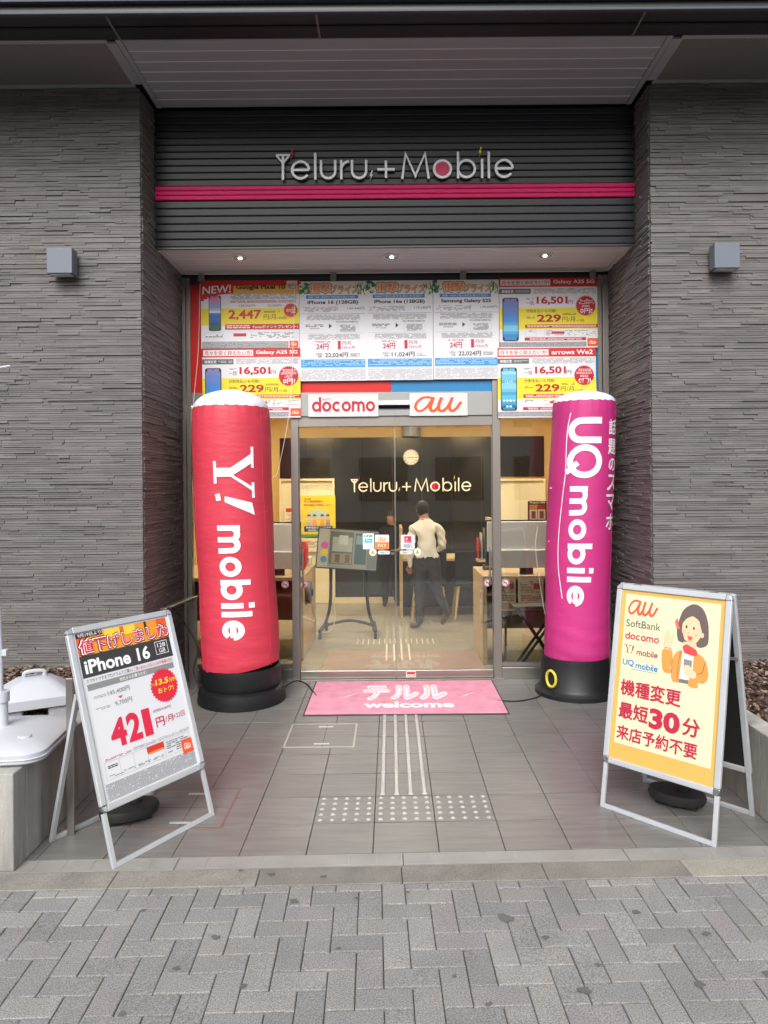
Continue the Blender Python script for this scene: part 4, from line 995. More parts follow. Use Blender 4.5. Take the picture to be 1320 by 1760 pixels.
p.text('テルル', .43, .36, .36, '#f6e6ea', 1, .64, .10); p.text('テルル', .445, .39, .30, '#f4b4c4', 2, .61, .045); p.text('テルル', .45, .40, .28, '#f8eef0', 3, .60, .015); p.build('logo', mt, .9)
p = Print(mp_, .0004)
for bx, c, s_, by in ((.22, '#f6eaee', .13, .38), (1.14, '#f6eaee', .13, .38), (.55, '#f0b83c', .13, .25), (.86, '#f0b83c', .13, .70)):
    p.poly([(bx + (q[0] * .9 + q[1] * .9) * s_, by + q[1] * s_) for q in BOLT], c, 4)
p.build('bolts', mt, .9)

# ---- A-frame poster boards
def aboard(label, P, Q, apex, rear, H, pz, stand=False):
    """P near foot, Q far foot of the front leaf on the ground; apex and rear: distance behind the front feet"""
    P, Q = Vector((*P, 0)), Vector((*Q, 0)); e = (Q - P); W = e.length; e.normalize()
    nrm = Vector((-e.y, e.x, 0))
    if nrm.y < 0: nrm = -nrm
    left = P.x < Q.x                                   # reading direction
    o = P if left else Q; ex = e if left else -e
    t = thing('sandwich_board', label, 'sign board', tuple((P + Q) / 2 + nrm * rear / 2))
    up = (nrm * apex + Vector((0, 0, H))).normalized(); L = math.hypot(apex, H)
    fn = ex.cross(up).normalized()                     # out of the front leaf, towards the street
    if fn.y > 0: fn = -fn
    def pt(u, v, n=0.0): return o + ex * u + up * v + fn * n
    def leafbox(b, u0, u1, v0, v1, n0, n1, mi=0):
        p = [pt(u, v, n) for n in (n0, n1) for u, v in ((u0, v0), (u1, v0), (u1, v1), (u0, v1))]
        b.add(p, [(3, 2, 1, 0), (4, 5, 6, 7), (0, 1, 5, 4), (1, 2, 6, 5), (2, 3, 7, 6), (3, 0, 4, 7)], mi)
    fw = .030
    b = MB()
    for u in (0.004, W - .026): leafbox(b, u, u + .022, 0, pz - .002, -.014, .002)
    leafbox(b, .026, W - .026, .0, .022, -.014, .002)
    b.build('leg_frame', M['alum'], t, bevel=.002)
    b = MB(); v1 = L
    leafbox(b, fw, W - fw, v1 - fw, v1, -.012, .010); leafbox(b, fw, W - fw, pz, pz + fw, -.012, .010); leafbox(b, 0, fw, pz + fw, v1 - fw, -.012, .010); leafbox(b, W - fw, W, pz + fw, v1 - fw, -.012, .010)
    b.build('snap_frame', M['alum'], t, bevel=.005, seg=3)
    for u0, v0, a in ((fw, v1 - fw, 90), (W - fw, v1 - fw, 0), (fw, pz + fw, 180), (W - fw, pz + fw, 270)):
        b = MB(); pts = [(u0, v0)] + [(u0 + fw * 1.02 * math.cos(R(a + i * 15)), v0 + fw * 1.02 * math.sin(R(a + i * 15))) for i in range(7)]; n = len(pts)
        b.add([pt(q[0], q[1], .0105) for q in pts] + [pt(q[0], q[1], -.0125) for q in pts], [tuple(range(n)), tuple(range(2 * n - 1, n - 1, -1))] + [(i, i + n, (i + 1) % n + n, (i + 1) % n) for i in range(n)])
        b.build('corner_cap', M['chrome'], t, bevel=.003)
    b = MB(); leafbox(b, fw - .004, W - fw + .004, pz + fw - .004, v1 - fw + .004, -.008, -.002); b.build('back_panel', M['black'], t)
    # rear leaf
    A = o + nrm * (apex + .028) + Vector((0, 0, H)); B = o + nrm * rear
    ru = (A - B).normalized(); RL = (A - B).length; rn = ex.cross(ru).normalized()
    if rn.y < 0: rn = -rn
    def rp(u, v, n=0.0): return B + ex * u + ru * v + rn * n
    def rbox(b, u0, u1, v0, v1, n0, n1):
        p = [rp(u, v, n) for n in (n0, n1) for u, v in ((u0, v0), (u1, v0), (u1, v1), (u0, v1))]
        b.add(p, [(3, 2, 1, 0), (4, 5, 6, 7), (0, 1, 5, 4), (1, 2, 6, 5), (2, 3, 7, 6), (3, 0, 4, 7)])
    if stand:                                          # a single leaf propped by a rear stand
        for u in (.005, W - .027):
            b = MB(); b.bar(pt(u + .011, L * .72, -.024), B + ex * (u + .011) + Vector((0, 0, .002)), .022, .018, (0, 0, 1)); b.build('rear_leg', M['alum'], t, bevel=.002)
            b = MB(); b.bar(pt(u + .011, L * .72 - .03, -.013), pt(u + .011, L * .72 + .03, -.013), .028, .008, tuple(fn)); b.build('hinge', M['chrome'], t)
        b = MB(); b.bar(B + ex * .03 + Vector((0, 0, .012)), B + ex * (W - .03) + Vector((0, 0, .012)), .016, .022); b.build('rear_bar', M['alum'], t, bevel=.002)
    else:
        b = MB()
        for u in (.004, W - .026): rbox(b, u, u + .022, 0, pz, -.014, .002)
        rbox(b, .026, W - .026, 0, .022, -.014, .002); b.build('rear_leg_frame', M['alum'], t, bevel=.002)
        b = MB(); rbox(b, fw, W - fw, RL - fw, RL, -.012, .010); rbox(b, fw, W - fw, pz, pz + fw, -.012, .010); rbox(b, 0, fw, pz, RL, -.012, .010); rbox(b, W - fw, W, pz, RL, -.012, .010); b.build('rear_snap_frame', M['alum'], t, bevel=.005, seg=3)
        b = MB(); rbox(b, fw - .004, W - fw + .004, pz + fw - .004, RL - fw + .004, -.004, .004); b.build('rear_panel', M['black'], t)
        for u in (.08, W - .12): b = MB(); b.bar(pt(u, L - .002, -.02), rp(u + .04, RL - .002, -.01), .03, .01); b.build('hinge', M['alum_dull'], t)
        for u in (.012, W - .012): b = MB(); b.bar(pt(u, L * .74, -.014), rp(u, RL * .72, -.014), .004, .014); b.build('stay', M['alum_dull'], t)
    pw, ph = W - 2 * fw + .008, v1 - pz - 2 * fw + .008
    mapf = lambda u, v, n: tuple(pt(fw - .004 + u, pz + fw - .004 + v, .0005 + n))
    return t, mapf, pw, ph
class BoardPoster(Poster):
    def __init__(s, t, mapf, w, h, col): s.t = t; s.w, s.h = w, h; s.map = mapf; s.parts = {}; s.base('poster_sheet').rect(0, 0, w, h, col, 0, .05)
t, mf, pw, ph = aboard('leaning white price board with orange header and red numerals', (-1.218, 3.09), (-.90, 3.607), .325, .46, 1.01, .235, True)
po = BoardPoster(t, mf, pw, ph, '#e0e2e7'); W, H = pw, ph
po.R('header_print', .03, .855, .97, .985, '#f29a2c', 1); po.R('header_print', .03, .86, .14, .985, '#ee5a2c', 2); po.R('header_print', .86, .855, .97, .985, '#ee5a2c', 2); po.R('header_print', .30, .93, .46, .985, '#f6d23c', 2); po.R('header_print', .46, .945, .50, .985, '#e86a2c', 3); po.R('header_print', .50, .93, .62, .985, '#f6d23c', 2); po.R('header_print', .72, .90, .745, .985, '#2c2622', 3)
po.R('header_print', .03, .962, .28, .99, '#33262a', 3); po.T('header_print', '9月19日より', .05, .966, .022, '#f4eef0', 4, .22, .02)
for c, bd, g, l in (('#3a2022', .11, .012, 4), ('#fdf4f0', .07, .006, 5), ('#d8234a', .025, 0, 6)): po.T('headline', '値下げしました', .05 - g, .868 - g * .5, .078 + g, c, l, .90 + 2 * g, bd)
po.R('model_band', .03, .725, .97, .855, '#38383a', 1); po.T('model_band', 'iPhone 16', .06, .745, .085, '#f7f7f8', 2, .66, .03)
po.base('model_band').frame(.79 * W, .755 * H, .93 * W, .84 * H, .003, '#e8e8ea', 2); po.T('model_band', '128', .815, .80, .028, '#f0f0f2', 3, .09, .01); po.T('model_band', 'GB', .825, .765, .028, '#f0f0f2', 3, .07, .01)
po.T('terms', 'スマホトクするプログラムでご購入/', .05, .692, .024, '#4c4c50', 2, .46); po.T('terms', 'ご購入後25ヵ月目にKDDIが機種を回収', .52, .692, .024, '#c8404c', 2, .43)
po.R('terms', .05, .648, .95, .685, '#8b8d8e', 1); po.T('terms', '他社からお乗りかえ!', .36, .655, .022, '#f1f2f2', 2, .28, .02)
po.F('old_price', .08, .593, .20, .612, 1, LG, 1); po.T('old_price#1', '145,400円', .22, .588, .032, '#7a7a80', 2, .22); po.base('old_price').poly([(.31 * W, .572 * H), (.36 * W, .572 * H), (.335 * W, .556 * H)], '#d8405a', 2); po.F('old_price', .08, .522, .22, .54, 1, LG, 1); po.T('old_price#2', '9,700円', .27, .517, .032, '#7a7a80', 2, .17)
po.base('badge').star(.80 * W, .555 * H, .155 * W, 30, '#e0233f', 2, .9); po.T('badge', '13.5', .705, .565, .036, '#f7e23c', 4, .145, .03, shear=.15); po.T('badge', '約', .655, .567, .02, '#f7b43c', 4, .04); po.T('badge', '万円', .86, .565, .024, '#f7e23c', 4, .08, .02); po.T('badge', 'おトク!', .72, .512, .033, '#f7e23c', 4, .17, .03)
po.T('price', '4', .17, .285, .165, '#dc2447', 2, .155, .04); po.T('price', '2', .335, .285, .17, '#dc2447', 2, .14, .04); po.T('price', '1', .50, .285, .165, '#dc2447', 2, .085, .04); po.T('price', '(初回438円)', .62, .405, .022, '#b0506a', 2, .20, shear=.1); po.T('price', '円', .63, .315, .058, '#d02a4c', 2, .09, .02); po.T('price', '/月', .73, .325, .042, '#c03454', 2, .09, .01); po.T('price', '×22回', .825, .33, .035, '#b83a58', 2, .13)
po.F('table', .35, .232, .97, .252, 2, LG, 1); po.base('table').frame(.06 * W, .125 * H, .95 * W, .225 * H, .0015, '#b4b6ba', 1)
for u in (.20, .34, .48, .66): po.R('table', u, .125, u + .003, .225, '#b4b6ba', 1)
po.R('table', .48, .185, .66, .222, '#d8332c', 2); po.R('table', .48, .18, .66, .188, '#f09a34', 3); po.F('table', .07, .185, .18, .205, 1, DK, 2); po.F('table', .08, .135, .64, .15, 1, '#8c8c90', 2, .5); po.F('table', .68, .14, .93, .215, 3, '#8c8c90', 2); po.F('table', .05, .232, .33, .245, 1, '#c04a58', 1)
po.F('fine_print', .03, .012, .97, .108, 9, '#85858a', 1, .95); po.R('maker_mark', .845, .10, .965, .185, OR, 3); po.base('maker_mark').au(.865 * W, .125 * H, .035 * H, '#fbeee6', 4, .08 * W); po.done(t)

t, mf, pw, ph = aboard('upright yellow bordered poster board with a woman holding a phone', (1.462, 3.234), (1.057, 3.67), .205, .46, 1.125, .225)
po = BoardPoster(t, mf, pw, ph, '#d9ae58'); W, H = pw, ph
po.R('panel_print', .05, .095, .955, .972, '#e2dcb6', 1)
po.base('maker_name#1').au(.085 * W, .855 * H, .082 * H, '#dd5a3c', 3, .30 * W); po.T('maker_name#2', 'SoftBank', .075, .778, .043, '#55574e', 3, .345)
po.base('maker_name#3').strokes('docomo', .075 * W, .705 * H, .031 * H, '#c83a52', 3, w=.24, gap=.1, width=.34 * W)
for poly in ([(.36, 0), (.5, 0), (.5, .5), (.36, .5)], [(.36, .48), (.5, .48), (.2, 1), (.05, 1)], [(.44, .44), (.5, .5), (.85, 1), (.74, 1)], [(-.05, .93), (.35, .93), (.35, 1), (-.05, 1)], [(.6, .93), (.98, .93), (.98, 1), (.6, 1)], [(.22, 0), (.64, 0), (.64, .08), (.22, .08)], [(.98, .25), (1.1, .25), (1.32, 1), (1.1, 1)], [(.93, 0), (1.07, 0), (1.07, .14), (.93, .14)]):
    po.base('maker_name#4').poly([(.08 * W + x * .046 * H, .625 * H + y * .046 * H) for x, y in poly], '#b0384a', 3)
po.base('maker_name#5').strokes('mobjle', .205 * W, .62 * H, .025 * H, '#b0384a', 3, w=.22, gap=.14, width=.21 * W)
po.T('maker_name#6', 'UQ', .07, .545, .042, '#2a86c4', 3, .115, .02); po.base('maker_name#7').strokes('mobjle', .205 * W, .543 * H, .025 * H, '#2a86c4', 3, w=.24, gap=.14, width=.22 * W); po.R('maker_name#6', .16, .533, .43, .535, '#2a86c4', 3)
po.T('message', '機種変更', .075, .378, .09, '#bb2344', 3, .58, .035); po.T('message', '最短', .075, .245, .09, '#bb2344', 3, .285, .035); po.T('message', '30', .375, .225, .115, '#bb2344', 3, .29, .045); po.T('message', '分', .69, .235, .095, '#bb2344', 3, .15, .035); po.T('message', '来店予約不要', .07, .122, .08, '#bb2344', 3, .76, .03)
# the woman: simple flat illustration
il = po.base('illustration')
tx = lambda x, y: ((x * .85 + .15) * W, (.5 + (y - .365) * .8125) * H)
def ip(pts, c, l): il.poly([tx(x, y) for x, y in pts], c, l)
def ie(cx, cyy, rx, ry, c, l, a0=0, a1=360): il.poly([tx(x, y) for x, y in arc(cx, cyy, rx, a0, a1, 24, ry)][:None if a1 - a0 < 360 else -1], c, l)
HAIR, SKIN, CARD, LINE = '#6a5c58', '#f0c9a2', '#e8984a', '#7a6250'
ip(smooth_line([(.52, .66), (.50, .72), (.515, .80), (.56, .88), (.66, .925), (.76, .90), (.82, .82), (.84, .72), (.83, .66), (.76, .635), (.70, .645), (.60, .645)], 4), HAIR, 2)
ip([(.58, .66), (.72, .66), (.72, .59), (.58, .59)], SKIN, 3)
ip(smooth_line([(.555, .74), (.565, .81), (.62, .845), (.70, .83), (.755, .79), (.765, .73), (.73, .675), (.665, .65), (.59, .675)], 4), SKIN, 4)
ip(smooth_line([(.555, .78), (.585, .87), (.66, .89), (.73, .87), (.77, .80), (.775, .74), (.755, .77), (.73, .82), (.69, .845), (.62, .83), (.585, .81)], 3), HAIR, 5)
ie(.772, .72, .022, .018, SKIN, 6); ie(.605, .765, .010, .010, '#4a3c34', 7); ie(.685, .76, .010, .010, '#4a3c34', 7); ip([(.62, .705), (.68, .70), (.665, .675), (.64, .672)], '#d8604c', 7); ip([(.628, .735), (.638, .722), (.622, .722)], '#c89870', 7)
ie(.575, .725, .018, .010, '#f2b49a', 6); ie(.715, .718, .018, .010, '#f2b49a', 6)
ip([(.56, .60), (.72, .60), (.70, .38), (.56, .38)], '#f2efdf', 3); ip([(.56, .405), (.70, .405), (.70, .38), (.56, .38)], '#77736a', 4)
ip(smooth_line([(.58, .60), (.52, .585), (.475, .53), (.47, .46), (.44, .47), (.405, .455), (.375, .47), (.37, .52), (.385, .58), (.355, .575), (.36, .50), (.38, .44), (.43, .425), (.485, .435), (.49, .38), (.56, .38)], 3), CARD, 4)
ip(smooth_line([(.37, .59), (.465, .585), (.47, .50), (.44, .44), (.385, .45), (.365, .51)], 3), CARD, 5)
ip(smooth_line([(.70, .60), (.80, .575), (.855, .50), (.86, .44), (.82, .405), (.76, .40), (.76, .365), (.66, .375), (.70, .47)], 3), CARD, 4)
ip(smooth_line([(.385, .59), (.45, .59), (.465, .65), (.475, .70), (.455, .705), (.44, .67), (.425, .72), (.405, .725), (.385, .715), (.37, .67), (.375, .63)], 3), SKIN, 6)
ip([(.60, .545), (.69, .54), (.685, .465), (.605, .47)], '#8a8a88', 6)
ip(smooth_line([(.605, .50), (.66, .505), (.70, .48), (.745, .455), (.72, .42), (.66, .43), (.615, .45)], 3), SKIN, 7)
ip(smooth_line([(.575, .625), (.615, .645), (.66, .635), (.725, .615), (.735, .58), (.68, .575), (.60, .585)], 3), '#ea4a4c', 6); ip(smooth_line([(.475, .79), (.50, .815), (.515, .78), (.535, .74), (.50, .745)], 3), '#ea6a64', 6)
for pts in ([(.475, .53), (.485, .40)], [(.83, .55), (.80, .47), (.745, .455)], [(.565, .60), (.545, .50), (.545, .38)], [(.385, .60), (.46, .60)]):
    vv, ff = stroke_geo([tx(x, y) for x, y in pts], .0022); il.geo(vv, ff, LINE, 8)
po.done(t)
# ballast weights
M['weight'] = mat('weight_rubber', '#232324', .65, vary=.15, scale=12, bump=.1)
def weight(label, x, y, rz):
    t = thing('ballast_weight', label, 'weight', (x, y, 0), rz, world=False)
    b = MB(); b.lathe([(.09, .022), (.118, .03), (.125, .055), (.118, .075), (.08, .084), (.03, .086)], (0, 0, 0), 28, sx=1.15, sy=.8); b.build('body', M['weight'], t, smooth=True)
    b = MB(); b.lathe([(.03, .0845), (.03, .10), (.02, .104)], (.03, 0, 0), 16); b.build('cap', M['weight'], t, smooth=True)
    [MB().box(x_, x_ + .07, -.04, .04, 0, .03).build('foot', M['weight'], t, bevel=.004) for x_ in (-.10, .03)]
weight('black rubber weight on the ground behind the leaning price board', -1.315, 3.56, .5); weight('black rubber weight on the ground behind the yellow poster board', 1.46, 3.68, -.6)

# ---- planters with bark mulch
def planter(label, x0, x1, inner_left):
    t = thing('planter', label, 'planter', ((x0 + x1) / 2, 3.9, 0)); w = .11; z = .424
    b = MB(); b.box(x0, x1, 3.08, 3.08 + w, 0, z); b.build('front_wall', M['concrete'], t, bevel=.006)
    xs = (x0, x0 + w) if inner_left else (x1 - w, x1)
    b = MB(); b.box(xs[0], xs[1], 3.08 + w + .001, 5.109, 0, z - .0005); b.build('side_wall', M['concrete'], t, bevel=.006)
    ix0, ix1 = (x0 + w + .001, x1) if inner_left else (x0, x1 - w - .001)
    MB().box(ix0, ix1, 3.08 + w + .001, 5.108, 0, z - .06).build('soil', M['soil'], t)
    b = MB(); a, c = (ix0, min(ix1, ix0 + 1.2)) if inner_left else (max(ix0, ix1 - 1.2), ix1)
    for i in range(3800):
        x, y = random.uniform(a + .03, c - .03), random.uniform(3.24, 5.06); l, ww, h = random.uniform(.02, .055), random.uniform(.010, .022), random.uniform(.003, .008)
        T = Matrix.Translation((x, y, z - .055 + random.random() * .035)) @ Matrix.Rotation(random.random() * 6.3, 4, 'Z') @ Matrix.Rotation(random.gauss(0, .3), 4, 'X') @ Matrix.Rotation(random.gauss(0, .3), 4, 'Y')
        b.add([T @ Vector(q) for q in ((-l / 2, -ww / 3, 0), (-l / 4, -ww / 2, h), (l / 2, -ww / 3, 0), (l / 2.5, ww / 2, h), (-l / 2.4, ww / 2.2, 0), (0, 0, -h))], [(0, 1, 4), (1, 3, 4), (1, 2, 3), (0, 5, 2, 1), (4, 3, 5), (3, 2, 5), (0, 4, 5)])
    tag(b.build('bark_mulch', M['bark'], t), None, kind='stuff'); return t
planter('concrete planter with bark mulch holding the white plastic flag bases', -4.2, -1.64, False)
planter('concrete planter with bark mulch behind the yellow poster board', 1.815, 4.4, True)

# ---- flag stand with flat white base, and second base behind
fs = thing('flag_stand', 'flat white plastic base with upright pole on planter edge', 'flag stand', (-1.86, 3.40, .424))
def rsq(hw, r, n=6):
    pts = []
    for ax, ay, a in ((1, 1, 0), (-1, 1, 90), (-1, -1, 180), (1, -1, 270)): pts += arc(ax * (hw - r), ay * (hw - r), r, a, a + 90, n)
    return pts
def loft(b, levels, T):
    n = len(levels[0][0]); vs = []; fs_ = []
    for pts, z in levels: vs += [T @ Vector((p[0], p[1], z)) for p in pts]
    for j in range(len(levels) - 1):
        for k in range(n): k2 = (k + 1) % n; fs_.append((j * n + k, j * n + k2, (j + 1) * n + k2, (j + 1) * n + k))
    fs_ += [tuple(range(n - 1, -1, -1)), tuple((len(levels) - 1) * n + k for k in range(n))]
    b.add(vs, fs_)
T = Matrix.Translation((-1.86, 3.40, .427)) @ Matrix.Rotation(.10, 4, 'Z')
b = MB(); loft(b, [(rsq(.26, .08), 0), (rsq(.275, .09), .012), (rsq(.275, .09), .05), (rsq(.262, .10), .064), (rsq(.16, .11), .085), (rsq(.06, .05), .098)], T); b.build('base', M['white_plastic'], fs, smooth=True)
for cx_, cy_ in ((-1.70, 3.30), (-2.0, 3.25)): b = MB(); b.lathe([(.03, .49), (.03, .512), (.026, .516), (.002, .517)], (cx_, cy_, 0), 20); b.build('filler_cap', M['white_plastic'], fs, smooth=True)
b = MB(); loft(b, [(rsq(.278, .09), .026), (rsq(.280, .09), .029), (rsq(.278, .09), .032)], T); b.build('seam_ridge', M['white_plastic'], fs)
b = MB(); b.lathe([(.05, .52), (.03, .527), (.027, .535), (.027, .64), (.034, .642), (.034, .69), (.022, .692)], (-1.86, 3.40, 0), 24); b.build('socket', M['white_plastic'], fs, smooth=True)
b = MB(); b.tube([(-1.866, 3.40, .60), (-1.868, 3.40, .9), (-1.93, 3.40, 2.235)], .014, 12); b.build('pole', M['white_plastic'], fs, smooth=True)
b = MB(); b.tube([(-1.93, 3.40, 2.22), (-1.80, 3.39, 2.236)], .006, 8); b.build('arm', M['white_plastic'], fs, smooth=True)
MB().box(-1.853, -1.83, 3.385, 3.41, .86, .89).build('clip', M['white_plastic'], fs, bevel=.003)
tb = thing('flag_anchor', 'white plastic water filled base with top handle on bark mulch', 'flag base', (-2.02, 4.05, .37))
T = Matrix.Translation((-2.03, 4.05, .385)) @ Matrix.Rotation(.5, 4, 'Z')
b = MB(); loft(b, [(rsq(.155, .05), .055), (rsq(.19, .05), .07), (rsq(.19, .05), .12), (rsq(.175, .06), .135), (rsq(.10, .05), .19), (rsq(.055, .03), .205)], T); b.build('tank', M['white_plastic'], tb, smooth=True)
for i, j in ((1, 1), (1, -1), (-1, 1), (-1, -1)):
    b = MB(); loft(b, [([(p[0] + i * .115, p[1] + j * .115) for p in rsq(.045, .02)], -.02), ([(p[0] + i * .115, p[1] + j * .115) for p in rsq(.06, .02)], .075)], T); b.build('foot', M['white_plastic'], tb, smooth=True)
b = MB(); b.tube([T @ Vector(q) for q in smooth_line([(-.05, 0, .2), (-.045, 0, .232), (.045, 0, .232), (.05, 0, .2)], 4)], .011, 8); b.build('handle', M['white_plastic'], tb, smooth=True)
# slim steel post and handrail
b = MB(); b.box(-1.556, -1.522, 3.40, 3.412, 0, .748); tag(b.build('steel_post', M['steel'], bevel=.002), 'slim flat stainless steel post beside the leaning price board', 'post')
hr = thing('handrail', 'short stainless handrail with looped black cable by red inflatable', 'handrail', (-1.66, 5.7, 0))
b = MB(); b.box(-1.665, -1.60, 5.86, 5.872, 0, .74); b.build('post', M['steel'], hr, bevel=.002)
b = MB(); b.bar((-1.625, 5.9, .752), (-1.70, 5.30, .752), .05, .014); b.build('rail', M['steel'], hr, bevel=.003)
cord('black cable drooping from the handrail to the red inflatable base', [(-1.74, 5.45, .76), (-1.68, 5.5, .72), (-1.60, 5.6, .55), (-1.53, 5.62, .38), (-1.56, 5.6, .22), (-1.50, 5.55, .10)], .006, M['rubber'], 'power_cable', 'cable')

# ================================================================== INSIDE THE SHOP
RX0, RX1, RY0, RY1, RZ1 = -2.6, 3.2, 6.18, 10.1, 2.72
sh = thing('shop_interior', 'lit shop room with ochre walls and glossy dark back wall', 'room', (.3, 8.2, 0), kind='structure')
MB().box(RX0, RX1, 6.155, RY1 + .1, -.05, .004).build('floor', M['vinyl'], sh)
MB().box(RX0, RX1, RY0, RY1 + .1, RZ1, RZ1 + .05).build('ceiling', M['ceiling'], sh)
MB().box(RX0 - .06, RX0, RY0, RY1 + .1, 0, RZ1).build('side_wall', M['ochre'], sh); MB().box(RX1, RX1 + .06, RY0, RY1 + .1, 0, RZ1).build('side_wall', M['ochre'], sh)
MB().box(RX0, RX1, RY1 + .03, RY1 + .1, 0, RZ1).build('back_wall', M['ochre'], sh)
MB().box(RX0, RX1, 6.156, 6.175, 2.48, 3.4).build('bulkhead', M['ochre'], sh)
# glossy panels: seams between them
xs = [-1.57, -1.17, -.80, -.40, .02, .44, .86, 1.28, 1.466, 1.84, 2.17]
for i in range(len(xs) - 1):
    x0, x1 = xs[i] + .002, xs[i + 1] - .002
    z0 = .09 if -.81 < x0 < 1.46 else 1.775
    MB().box(x0, x1, RY1, RY1 + .028, z0, 2.345).build('wall_panel', M['gloss_black'], sh)
MB().box(-.80, 1.466, RY1 - .012, RY1 + .03, .004, .088).build('skirting', M['cream'], sh)
b = MB(); b.lathe([(.13, 2.346), (.13, RZ1)], (.288, RY1 - .08, 0), 28); b.build('column', M['grey_col'], sh, smooth=True)
def recess(x0, x1, z1, label):
    t = thing('storage_recess', label, 'recess', ((x0 + x1) / 2, RY1, 0)); w = .028
    b = MB(); b.box(x0, x0 + w, RY1 - .03, RY1 + .029, .01, z1); b.build('frame_side', M['cream'], t); b = MB(); b.box(x1 - w, x1, RY1 - .03, RY1 + .029, .01, z1); b.build('frame_side', M['cream'], t)
    MB().box(x0 + w, x1 - w, RY1 - .03, RY1 + .029, z1 - w, z1).build('frame_top', M['cream'], t)
    MB().box(x0 + w, x1 - w, RY1 + .012, RY1 + .028, .01, z1 - w).build('back_panel', M['cream'], t)
    MB().box((x0 + x1) / 2 - .002, (x0 + x1) / 2 + .002, RY1 + .008, RY1 + .0118, .01, z1 - w).build('seam', M['wood'], t)
recess(-1.577, -.798, 1.768, 'cream framed recess behind the yellow notice poster'); recess(1.466, 2.18, 1.742, 'cream framed recess above the white screen beside magenta inflatable')
# ceiling lights
for k, (x, y, side) in enumerate(((-1.4, 6.5, 'a'), (.2, 6.5, 'b'), (1.5, 6.5, 'c'), (-1.4, 8.9, 'd'), (.2, 8.9, 'e'), (1.8, 8.9, 'f'))):
    t = thing('ceiling_light', ['lit ceiling panel near the door over the counter beside red inflatable', 'lit ceiling panel just inside the sliding doors', 'lit ceiling panel near the door over the magenta side counter', 'lit ceiling panel in front of the yellow notice poster', 'lit ceiling panel in front of the indoor lettering', 'lit ceiling panel in front of the recess on magenta side'][k], 'ceiling light', (x, y, RZ1), group='lit ceiling panels in the shop')
    MB().box(x - .3, x + .3, y - .3, y + .3, RZ1 - .03, RZ1 - .001).build('housing', M['ceiling'], t)
    MB().box(x - .28, x + .28, y - .28, y + .28, RZ1 - .034, RZ1 - .0305).build('diffuser', M['lamp_on'], t)
for x in (-.92, 1.28):
    t = thing('spot_lamp', 'small black ceiling spot before the dark wall, on %s side' % ('red inflatable' if x < 0 else 'magenta inflatable'), 'spot lamp', (x, 9.72, RZ1), group='small ceiling spots by the back wall')
    b = MB(); b.tube([(x, 9.72, RZ1 - .001), (x, 9.76, RZ1 - .09)], .035, 14); b.build('can', M['black'], t, smooth=True)
    ld = bpy.data.lights.new('spot_lamp_light', 'SPOT'); ld.energy = 60; ld.spot_size = R(50); ld.spot_blend = .8; ld.color = (1, .9, .72); ld.shadow_soft_size = .03
    lo = bpy.data.objects.new('spot_lamp_light', ld); COL.objects.link(lo); lo.parent = t; lo.location = (0, .06, -.11); lo.rotation_euler = (R(14), 0, 0)
logo('wall_logo', 'raised white lettering with magenta disc on the dark back wall indoors', 'sign', -.565, 1.70, RY1 - .002, 1.575, .02, [mat('cream_letter', '#fbf3da', .4, emit='#fff0c8', estr=.25), M['letter_side'], M['bolt_r'], M['disc'], M['bolt_y']], w=.135)
ck = thing('wall_clock', 'round white wall clock on dark panel above indoor lettering', 'clock', (.285, RY1 - .03, 1.95))
def disc_xz(c, r, y0, y1, n=32): b = MB(); b.prism([(c[0] + r * math.cos(2 * PI * k / n), c[1] + r * math.sin(2 * PI * k / n)) for k in range(n)], y0, y1); return b
disc_xz((.285, 2.058), .112, RY1 - .035, RY1 - .001).build('rim', mat('clock_rim', '#b8ac8c', .35), ck, smooth=True); dial = disc_xz((.285, 2.058), .10, RY1 - .0375, RY1 - .0352).build('dial', mat('clock_dial', '#f6efd6', .5), ck)
b = MB()
for h in range(12):
    a = h * PI / 6; c = Vector((.285 + .082 * math.sin(a), RY1 - .0385, 2.058 + .082 * math.cos(a))); b.box(c.x - .005, c.x + .005, c.y, c.y + .0008, c.z - .008, c.z + .008)
b.build('hour_marks', M['black'], dial)
for nm, a, ln, w in (('hour_hand', R(258), .05, .008), ('minute_hand', R(95), .075, .006)):
    b = MB(); b.bar((.285, RY1 - .040, 2.058), (.285 + ln * math.sin(a), RY1 - .040, 2.058 + ln * math.cos(a)), w, .0015, (0, 1, 0)); b.build(nm, M['black'], dial)
# yellow notice poster with simple figures
po = Poster('yellow notice poster with blue strip inside behind the door glass', -1.275, .95, .49, .58, RY1 - .034, 0, 0, col='#f2d83c'); W, H = po.w, po.h
po.T('notice_text', '本人確認書類の', .1, .83, .055, '#c0402c', 2, .55, .02); po.T('notice_text', '提示確認 を徹底します。', .1, .74, .055, '#b04a34', 2, .82, .02); po.F('notice_text', .1, .90, .30, .94, 1, '#7a4a2c', 2)
il = po.base('picture'); il.poly([(x * W, y * H) for x, y in arc(.5, .42, .34, 0, 180, 20, .24)], '#bfe0cf', 1)
for cx, c in ((.24, '#d9c7b8'), (.40, '#eda58c'), (.62, '#f3a83c'), (.78, '#a89a9c')):
    il.poly([((cx + x) * W, (.26 + y) * H) for x, y in ((-.07, 0), (.07, 0), (.05, .15), (-.05, .15))], c, 3); il.poly([(x * W, y * H) for x, y in arc(cx, .48, .055, 0, 360, 14, .06)][:-1], '#f2c196', 4); il.poly([(x * W, y * H) for x, y in arc(cx, .495, .058, 0, 180, 10, .055)], '#7a4a34', 5)
po.R('strip', .1, .12, .92, .26, '#2f4f78', 2); po.T('strip', '携帯電話の不正利用を', .15, .195, .05, '#e8ecf2', 3, .72, .02); po.T('strip', '絶対許しません!!', .2, .13, .05, '#e8ecf2', 3, .6, .02); po.R('strip', 0, 0, 1, .06, '#6aa03c', 2); po.done()
